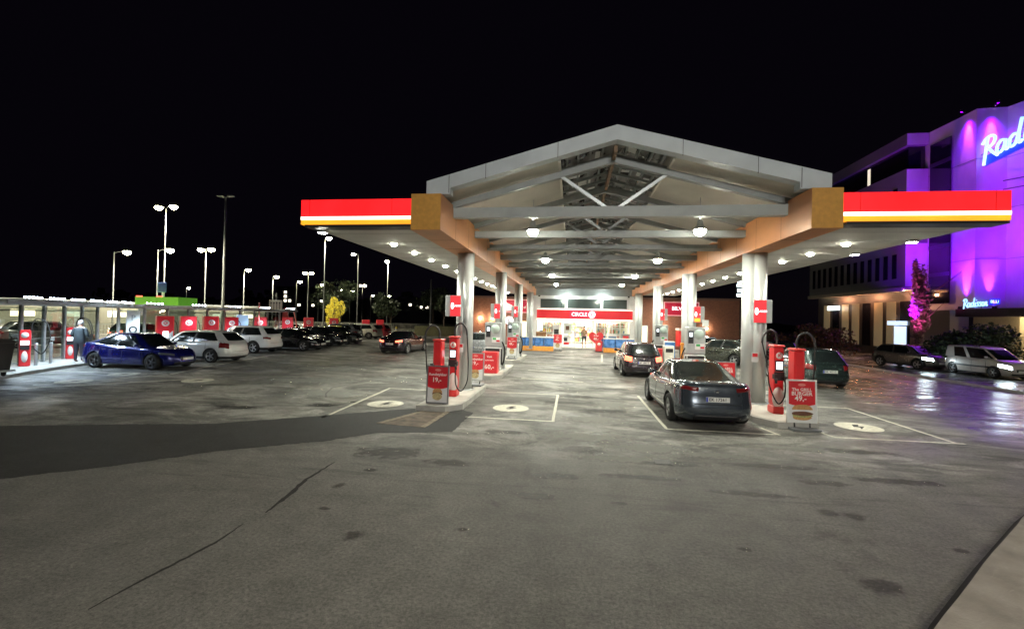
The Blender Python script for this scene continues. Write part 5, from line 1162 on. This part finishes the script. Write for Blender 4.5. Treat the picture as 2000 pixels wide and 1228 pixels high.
# distant lit windows: three far buildings
FW=mat('far_window_lit',(1,.9,.75),.4,emit=(1,.9,.72),es=3.,sample=False); FD=mat('far_wall',(.02,.022,.03),.8)
def far(x,y,w,d,h_,cells,label,sz=.9):
    t=thing('distant_building',label,'building',(x,y,0),0,'dark buildings on the horizon'); m=MB(); m.box(-w/2,w/2,0,d,0,h_); m.build('wall',FD,t); m=MB(); m.box(-w/2-.3,w/2+.3,-.3,d+.3,h_+.01,h_+.5); m.build('roof',FD,t)
    for a,b in cells: m=MB(); m.box(a,a+sz,-.06,-.02,b,b+sz*.8); m.build('window',FW,t)
far(-27,140,16,8,9,[(-6,7),(-4,7),(-2,7.1),(1,5),(-5,3.4),(3,6.9),(4.5,6.9),(6,7)],'far dark block with a row of lit windows right of the last lamps',.8)
far(-88,140,22,8,11,[(-8,9.2),(-8,7.8),(-8,6.4),(-6.4,6.4),(-3,5),(2,5),(5,6.4),(8,4.8)],'far dark block with stacked lit windows behind the dark mast')
far(-60,150,24,8,8,[(-9,6),(-6,6),(-3,5),(4,6),(8,5.2),(10,5.2)],'far dark block seen between the small lamps')
far(-12,120,14,8,7.5,[(-5,3),(-2,5),(-1,5)],'far dark block close to the front left column',.6)
# tall far lit letters right of the middle
t=thing('distant_tower_sign','upright stack of pale blue lit signs far behind the brick wing','sign',(27.7,80,0)); m=MB(); m.bbox(-.5,.5,-.3,.3,-.4,10.2,.05); m.build('mast_box',K['dark'],t)
for i,z in enumerate((6.9,7.7,8.5,9.2)): m=MB(); m.box(-.42+.1*(i%2),.42,-.34,-.305,z,z+.5); m.build('lit_sign',mat('cyan_lit',(.8,.95,1),.4,emit=(.75,.92,1),es=3.),t)

# ------------------------------------------------------------------ hotel
K['hwall']=mat('hotel_panel',(.62,.60,.60),.55,var=.16,vscale=.5,bump=.5,bscale=2.2,stretch=(1,1,.5))
K['hglass']=mat('hotel_glass',(.012,.012,.02),.08,spec=.8)
K['hgrey']=mat('hotel_grey_panel',(.17,.165,.165),.7,var=.1,vscale=.5)
HT=20.4; HB=4.0
hot=thing('hotel','tall hotel washed in violet light with a long dark side wing','building',(30.5,46.1,0))
def hp(m,name,mm,par=hot,label=None): m.v=[(a-30.5,b-46.1,c) for a,b,c in m.v]; return m.build(name,mm,par,label)
main=[(32.35,45.95),(32.5,43.4),(32.5,41.35),(34.6,41.2),(34.9,40.1),(35.6,38.2),(38.2,38.2),(38.5,36.6),(50,36.6),(50,62),(32.35,62)]
m=MB(); m.prism(main,'z',HB,HT); hp(m,'violet_facade',K['hwall'])
m=MB(); 
for z in (8.1,12.2,16.3): m.prism([(a-.012 if i<9 else a,b-.012 if i<9 else b) for i,(a,b) in enumerate(main)],'z',z,z+.03)
hp(m,'panel_joint',K['hgrey'])
m=MB(); m.box(32.30,32.36,43.6,45.9,HB+.6,HT-1.3); hp(m,'dark_glass_strip',K['hglass'])
for z in (7,9.5,12,14.5,17): m=MB(); m.box(32.27,32.31,43.6,45.9,z,z+.35); hp(m,'spandrel',mat('spandrel_dark',(.05,.04,.07),.5))
# wing: solid band floors with dark window bands, projecting end face in violet light
m=MB(); m.box(30.5,32.34,46.1,63,6.15,HT-3.3+.0); 
hp(m,'side_wing_wall',K['hgrey'])
m=MB(); m.box(30.5,32.34,46.1,63,HT-1.1,HT); hp(m,'side_wing_roof_band',K['hgrey'])
m=MB(); m.box(30.9,32.3,46.5,62.8,HT-3.29,HT-1.11); hp(m,'dark_roof_storey',K['hglass']); m=MB(); m.box(30.86,30.895,51.9,52.3,17.3,19.0); hp(m,'lit_roof_window',mat('roof_window_lit',(.8,.75,.6),.4,emit=(1,.9,.7),es=.6))
m=MB(); m.box(30.30,30.46,46.2,63,5.75,6.14); m.box(30.46,32.3,46.2,63,5.9,6.14); hp(m,'ledge',mat('ledge_cream',(.42,.37,.29),.7,var=.1))
for r_,(z0,z1) in enumerate(((7.0,9.3),(10.4,12.7),(13.6,15.6))):
    for k in range(13):
        y=47.2+k*1.2; m=MB(); m.box(30.44,30.495,y,y+.55,z0,z1); hp(m,'window',K['hglass'])
m=MB(); m.box(30.5,32.3,46.06,46.09,6.2,10.2); m.box(30.5,32.3,46.06,46.09,11.3,HT-3.35); m.box(30.5,32.3,46.06,46.09,HT-1.08,HT-.02); hp(m,'violet_end_panel',K['hwall'])
# ground floor under the wing
m=MB(); m.box(31.6,32.3,46.4,63,-.5,5.88); hp(m,'ground_floor_wall',mat('ground_floor_dark',(.05,.045,.045),.5,var=.3,vscale=.6))
gw=mat('lobby_window_dim',(.3,.25,.15),.3,emit=(1,.75,.4),es=.06)
for k in range(8): m=MB(); y=47+k*1.9; m.box(31.55,31.59,y,y+1.3,.4,4.9); hp(m,'lobby_window',gw if k%3 else K['hglass'])
for k in range(9):
    m=MB(); y=47+k*1.8; m.lathe([(.001,5.86),(.06,5.865),(.07,5.89)],12,M=Matrix.Translation((31.0,y,0))); hp(m,'soffit_lamp',K['lampwarm'])
    if k%3==0: light('POINT',(.3,y-46.1,5.5),150,(1,.42,.20),hot,.1,name='orange_fill_light')  # orange lights added under the wing to streak the road
t_=mat('white_cyan_lit',(.8,1,1),.4,emit=(.8,1,.95),es=2.5)
m=MB(); m.box(30.9,31.0,57.2,59.6,4.25,4.75); sgn_=hp(m,'small_lit_sign',t_)
m=MB(); m.box(31.0,31.55,47.3,49.2,2.6,3.0); m.box(31.5,31.54,47.4,49.0,.2,2.5); hp(m,'lit_entrance',mat('entrance_lit',(.7,.85,1),.4,emit=(.6,.75,1),es=.9))
for y in (44.9,46.0):
    pass
m=MB(); m.box(30.9,32.3,41.6,46.0,.2,3.9); hp(m,'ground_floor_panel',mat('beige_panel',(.30,.25,.18),.6,emit=(1,.8,.5),es=.004))
# podium ledge in front and cream wall below
m=MB(); m.prism([(30.4,40.4),(30.6,36.2),(34.8,30.),(60,30),(60,41),(32.6,41)],'z',3.35,3.95); hp(m,'podium_roof',mat('podium_purple_brown',(.09,.06,.07),.7,var=.2))
m=MB(); m.prism([(31.6,40.3),(31.9,36.9),(35.4,31.6),(60,31.6),(60,40.9),(32.6,40.9)],'z',-.5,3.34); hp(m,'cream_ground_wall',mat('cream_render',(.62,.52,.33),.8,var=.08))
# windows in the cream wall lie on its slanted face
d=Vector((35.4-31.9,31.6-36.9)).normalized(); nrm=Vector((d.y,-d.x)); 
if nrm.x>0: nrm=-nrm
def onwall(s0,s1,z0,z1,name,mm,off=.03,th=.05,par=hot):
    p=Vector((31.9,36.9)); a=p+d*s0+nrm*(off+th); b=p+d*s1+nrm*(off+th); c=p+d*s1+nrm*off; e=p+d*s0+nrm*off
    m=MB(); m.prism([tuple(a),tuple(b),tuple(c),tuple(e)],'z',z0,z1); return hp(m,name,mm,par)
w1=onwall(2.9,3.9,.9,2.6,'window',mat('blind_window',(.42,.38,.25),.4)); onwall(2.8,4.0,2.62,2.72,'lintel',K['cream'],.02,.12)
onwall(4.25,4.45,-.4,2.8,'brown_post',mat('post_brown',(.14,.09,.06),.6)); onwall(4.9,5.05,-.4,2.6,'brown_post',mat('post_brown',(.14,.09,.06))); onwall(4.46,4.89,2.3,2.45,'door_head',K['cream'])
onwall(1.1,1.13,-.4,3.3,'render_crack',mat('crack_line',(.2,.16,.1),.8),.0,.012)
for s_ in (1.0,3.2,5.2):
    p=Vector((31.9,36.9))+d*s_+nrm*.35; m=MB(); m.box(p.x-.1,p.x+.1,p.y-.1,p.y+.1,3.28,3.345); hp(m,'ledge_lamp',K['lampwarm']); light('POINT',(p.x+nrm.x*.45-30.5,p.y+nrm.y*.45-46.1,3.05),95,(1,.80,.48),hot,.12,name='ledge_light')
# script lettering
SC={'R':[[(.10,-.25),(.34,1.02)],[(.0,.82),(.25,1.02),(.60,1.04),(.80,.86),(.68,.62),(.30,.50)],[(.38,.52),(.62,.22),(.95,-.08)]],
'a':[[(.55,.48),(.35,.56),(.12,.38),(.10,.10),(.28,.0),(.50,.16),(.60,.50)],[(.60,.52),(.56,.12),(.66,.0),(.80,.10)]],
'd':[[(.52,.46),(.32,.54),(.10,.36),(.10,.08),(.28,.0),(.48,.16),(.62,.56),(.78,1.12)],[(.62,.56),(.58,.12),(.68,.0),(.82,.10)]],
'i':[[(.22,.52),(.14,.10),(.22,.0),(.36,.10)],[(.34,.78),(.38,.86)]],
's':[[(.46,.50),(.30,.56),(.18,.42),(.38,.24),(.30,.04),(.06,.04)]],
'o':[[(.34,.54),(.12,.38),(.12,.10),(.30,.0),(.52,.14),(.54,.40),(.34,.54)]],
'n':[[(.16,.52),(.08,.0)],[(.12,.26),(.34,.52),(.48,.48),(.42,.12),(.50,.0),(.62,.10)]]}
AD={'R':.82,'a':.74,'d':.80,'i':.36,'s':.50,'o':.62,'n':.66}
def script(word,origin,ux,size,r,mm,par,xs=1.):
    x=0; m=MB()
    for ch in word:
        for st in SC[ch]:
            P=[origin+ux*(x+p[0])*size*xs+Vector((0,0,1))*p[1]*size for p in st]
            hose(m,[tuple(q) for q in P],r,4)
        x+=AD[ch]
    return hp(m,'script_lettering',mm,par),x*size
nb=mat('neon_pale_blue',(.5,.7,1),.4,emit=(.30,.62,1),es=1.5)
blu=mat('neon_blue_bar',(.0,.05,.5),.4,emit=(.02,.04,.9),es=.8)
# big sign on a frame before the facade
p0=Vector((32.6,40.95,15.95)); ux=Vector((.15,-1,.19)).normalized()
m=MB(); q=p0+Vector((0,0,.35)); 
nrm3=Vector((ux.y,-ux.x,0)).normalized(); 
a=q+nrm3*-.12; m.add([tuple(a),tuple(a+ux*6.6),tuple(a+ux*6.6+Vector((0,0,-.75))),tuple(a+Vector((0,0,-.75))),tuple(a-nrm3*.2),tuple(a-nrm3*.2+ux*6.6),tuple(a-nrm3*.2+ux*6.6+Vector((0,0,-.75))),tuple(a-nrm3*.2+Vector((0,0,-.75)))],[(0,1,2,3),(4,5,6,7),(0,1,5,4),(1,2,6,5),(2,3,7,6),(3,0,4,7)])
bs=thing('hotel_sign','large pale blue script sign high on the violet hotel front','sign',(30.5,46.1,0))
hp(m,'blue_bar',blu,bs)
m=MB()
for z in (.0,.9): m.tube([tuple(p0-ux*.4+nrm3*-.3+Vector((0,0,z-.2))),tuple(p0+ux*6.6+nrm3*-.3+Vector((0,0,z-.2)))],.035,6)
hp(m,'sign_frame',K['steelgrey'],bs)
script('Radisson',p0,ux,1.62,.10,nb,bs,.75)
m=MB(); 
for z in (13.6,14.3): m.tube([(34.0,40.8,z),(35.9,37.6,z),(42,35.9,z)],.05,6)
for k in range(9):
    t0=k/8; m.tube([(35.9+6*t0,37.6-1.7*t0,13.6),(36.2+6*t0,37.5-1.7*t0,14.3)],.03,6)
hp(m,'lattice_girder',mat('girder_dark',(.12,.1,.14),.5),hot)
ss=thing('entrance_sign','small pale blue script sign with a blue box low on the violet hotel front','sign',(30.5,46.1,0))
p1=Vector((31.25,40.8,4.12)); u1=Vector((1,-.02,.10)).normalized()
script('Radisson',p1,u1,.62,.035,nb,ss,.56)
q=p1+u1*1.85; m=MB(); m.add([tuple(q+Vector((0,0,.05))),tuple(q+u1*.75+Vector((0,0,.05))),tuple(q+u1*.75+Vector((0,0,.5))),tuple(q+Vector((0,0,.5))),tuple(q+Vector((.06,.06,.05))),tuple(q+u1*.75+Vector((.06,.06,.05))),tuple(q+u1*.75+Vector((.06,.06,.5))),tuple(q+Vector((.06,.06,.5)))],[(0,1,2,3),(4,5,6,7),(0,1,5,4),(1,2,6,5),(2,3,7,6),(3,0,4,7)]); hp(m,'blue_box',blu,ss)
text('BLU',.34,nb,ss,Matrix.Translation(tuple(q+u1*.38+Vector((-.03-30.5,-.03-46.1,.27))))@Matrix.Rotation(math.atan2(u1.y,u1.x),4,'Z')@Matrix.Rotation(R(90),4,'X'),.004,.008)
m=MB(); m.tube([tuple(p1+Vector((.05,.05,-.02))),tuple(p1+u1*2.6+Vector((.05,.05,-.02)))],.03,6)
for k in (0.2,1.3,2.4): m.tube([tuple(p1+u1*k+Vector((.05,.05,-.3))),tuple(p1+u1*k+Vector((.05,.05,0)))],.03,6)
hp(m,'sign_rail',K['steelgrey'],ss)
# facade lamps: violet wash plus bright narrow beams
VI=(.20,.0,1.)
def beam(x,y,z,ax_,ay_,az_,p,c,ang,nm='facade_beam_light',sz=.08):
    sg_=-1 if az_>z else 1; m=MB(); m.lathe([(.07,-.1*sg_),(.10,.12*sg_),(.001,.12*sg_)],10,M=Matrix.Translation((x,y,z))); hp(m,'floodlight',K['dark'])
    light('SPOT',(x-30.5,y-46.1,z),p,c,hot,sz,ang,.9,(ax_-30.5,ay_-46.1,az_),nm)
for x,y,nx,ny in ((32.15,42.1,1,0),(33.45,40.85,0,1),(34.75,38.8,1,.4),(37.2,37.8,0,1)):
    beam(x,y,4.15,x+nx*.30,y+ny*.30,7.5,3200,(.75,.09,1),30); beam(x-nx*.2,y-ny*.2,4.15,x+nx*.5,y+ny*.5,12,1500,VI,60)
    beam(x,y,20.5,x+nx*.34,y+ny*.34,17.5,3000,(.75,.10,1),30); beam(x-nx*.2,y-ny*.2,20.6,x+nx*.5,y+ny*.5,12,2600,VI,70)
light('SPOT',(30.0-30.5,34-46.1,4.3),2900,VI,hot,.4,95,.5,(34.5-30.5,41-46.1,13),'violet_wash_light')
light('SPOT',(28.8-30.5,42.5-46.1,4.4),3200,VI,hot,.4,80,.5,(32.4-30.5,43-46.1,13),'violet_wash_light')
light('SPOT',(27.-30.5,40-46.1,3.2),4800,VI,hot,.4,75,.5,(32-30.5,46.5-46.1,12.5),'violet_wash_light')
light('SPOT',(36-30.5,31-46.1,4.3),2000,VI,hot,.4,95,.5,(38.5-30.5,38-46.1,14),'violet_wash_light')
light('SPOT',(24.2-30.5,38.4-46.1,.3),2600,(1,.12,.55),hot,.2,60,.6,(27.7-30.5,40.2-46.1,6),'tree_pink_light')

# ------------------------------------------------------------------ people
def person(label,loc,rz,chains,zones,mats_,hair=None):
    """chains: list of [(x,y,z,r),...]; zones: function(z,x)->material index"""
    t=thing('person',label,'person',loc,rz)
    me=bpy.data.meshes.new('figure'); V=[];E=[];Rr=[]
    idx={}
    for ch in chains:
        pr=None
        for p in ch:
            k=p[:3]
            if k not in idx: idx[k]=len(V); V.append(k); Rr.append(p[3])
            if pr is not None: E.append((pr,idx[k]))
            pr=idx[k]
    me.from_pydata(V,E,[]); o=bpy.data.objects.new('tmpf',me); COL.objects.link(o)
    sk=o.modifiers.new('s','SKIN'); sk.use_smooth_shade=True; o.modifiers.new('u','SUBSURF').levels=2
    for i,sv in enumerate(me.skin_vertices[0].data):
        r=Rr[i]; sv.radius=r if isinstance(r,tuple) else (r,r); sv.use_root=(i==0)
    bpy.context.view_layer.update()
    nm=bpy.data.meshes.new_from_object(o.evaluated_get(bpy.context.evaluated_depsgraph_get())); bpy.data.objects.remove(o)
    nm.materials.clear()
    for mm in mats_: nm.materials.append(mm)
    for p in nm.polygons: p.material_index=zones(p.center); p.use_smooth=True
    b=bpy.data.objects.new('figure',nm); COL.objects.link(b); b.parent=t
    if hair:
        m=MB(); m.lathe([(.001,.115),(.05,.105),(.088,.065),(.10,.01),(.095,-.05),(.06,-.08)],16,M=Matrix.Translation(hair)@Matrix.Diagonal((1,1.1,1,1))); m.build('hair',K['hair'] if mats_[0]==K['jacket'] else K['dark'],t)
    return t
def body(h=1.74,w=1.0,armx=.25,armz=.95,fwd=.0,ay=-.05,legs=.11,stride=0,hold=None):
    k=h/1.75; g=lambda *p:(round(p[0]*k,4),round(p[1]*k,4),round(p[2]*k,4))
    pel=(*g(0,0,.94),(.15*w,.12*w)); ch=[]
    ch.append([pel,(*g(0,0.0,1.12),(.165*w,.13*w)),(*g(0,.01+fwd*.4,1.32),(.18*w,.125*w)),(*g(0,fwd*.8,1.44),(.12*w,.09)),(*g(0,fwd*1.,1.51),.055),(*g(0,fwd*1.2-.01,1.60),(.078,.09)),(*g(0,fwd*1.3-.01,1.70),(.07,.08))])
    for s_ in (-1,1):
        st=stride*s_
        ch.append([pel,(*g(s_*legs*.9,0,.86),.105*w),(*g(s_*legs,-.02+st*.5,.50),.072*w),(*g(s_*(legs+.01),st,.09),.05),(*g(s_*(legs+.02),-.10+st,.04),(.04,.035)),(*g(s_*(legs+.03),-.19+st,.03),(.035,.025))])
        ch.append([(*g(0,fwd*.8,1.44),(.12*w,.09)),(*g(s_*.17*w,fwd*.7,1.42),.065*w),(*g(s_*(.23*w),fwd*.4+.02,1.14),.052*w),(*g(s_*armx*w,ay+fwd*.3,armz),.036),(*g(s_*(armx*w-.01),ay-.05+fwd*.3,armz-.07),(.035,.02))])
    return ch
def zon(jl,tl,hl): return lambda c: 3 if c.z>hl else (0 if c.z>jl else (1 if c.z>tl else 2))
# hands in front of the body (out of sight from behind); figure faces local -y
person('person in a grey jacket and dark trousers seen from behind at the glass',(-21.45,17.15,.12),R(205),body(1.78,1.18,.20,1.05,-.06,-.22),zon(.88,.10,1.50),[K['jacket'],K['trouser'],K['shoe'],K['skin']],(0,-.09,1.72))
person('person in a tan shirt and dark shorts walking out of the shop door',(1.05,38.2,.15),0,body(1.74,.95,.26,.90,0,-.06,.11,.12),lambda c: 3 if (c.z>1.50 or (abs(c.x)>.2 and c.z<1.15)) else (0 if c.z>.95 else (1 if c.z>.5 else (2 if c.z<.09 else 3))),[K['tan'],K['trouser'],K['shoe'],K['skin']],(0,0,1.68))
person('person in a dark coat half hidden between the right pumps',(5.35,22.9,.0),R(70),body(1.72,1.0,.24,.95,-.08,-.1),zon(.80,.09,1.49),[K['dark'],K['trouser'],K['shoe'],K['skin']],(0,-.1,1.66))

# ------------------------------------------------------------------ world: night sky
w=bpy.data.worlds.new('World'); S.world=w; w.use_nodes=True; nt=w.node_tree; bg=nt.nodes['Background']
sky=nt.nodes.new('ShaderNodeTexSky'); sky.sky_type='NISHITA'; sky.sun_disc=False; sky.sun_elevation=R(-9); sky.sun_rotation=R(40)
ad=nt.nodes.new('ShaderNodeMix'); ad.data_type='RGBA'; ad.blend_type='ADD'; ad.inputs[0].default_value=1
nt.links.new(sky.outputs[0],ad.inputs[6]); ad.inputs[7].default_value=(.014,.010,.022,1)
nt.links.new(ad.outputs[2],bg.inputs[0]); bg.inputs[1].default_value=.08
sun=bpy.data.lights.new('moon','SUN'); sun.energy=.004; sun.angle=R(.5); so=bpy.data.objects.new('moon',sun); COL.objects.link(so); so.rotation_euler=(R(50),0,R(40))
S.view_settings.view_transform='Standard'; S.view_settings.look='None'; S.view_settings.exposure=.52; S.view_settings.gamma=1
S.render.resolution_x=1024; S.render.resolution_y=628
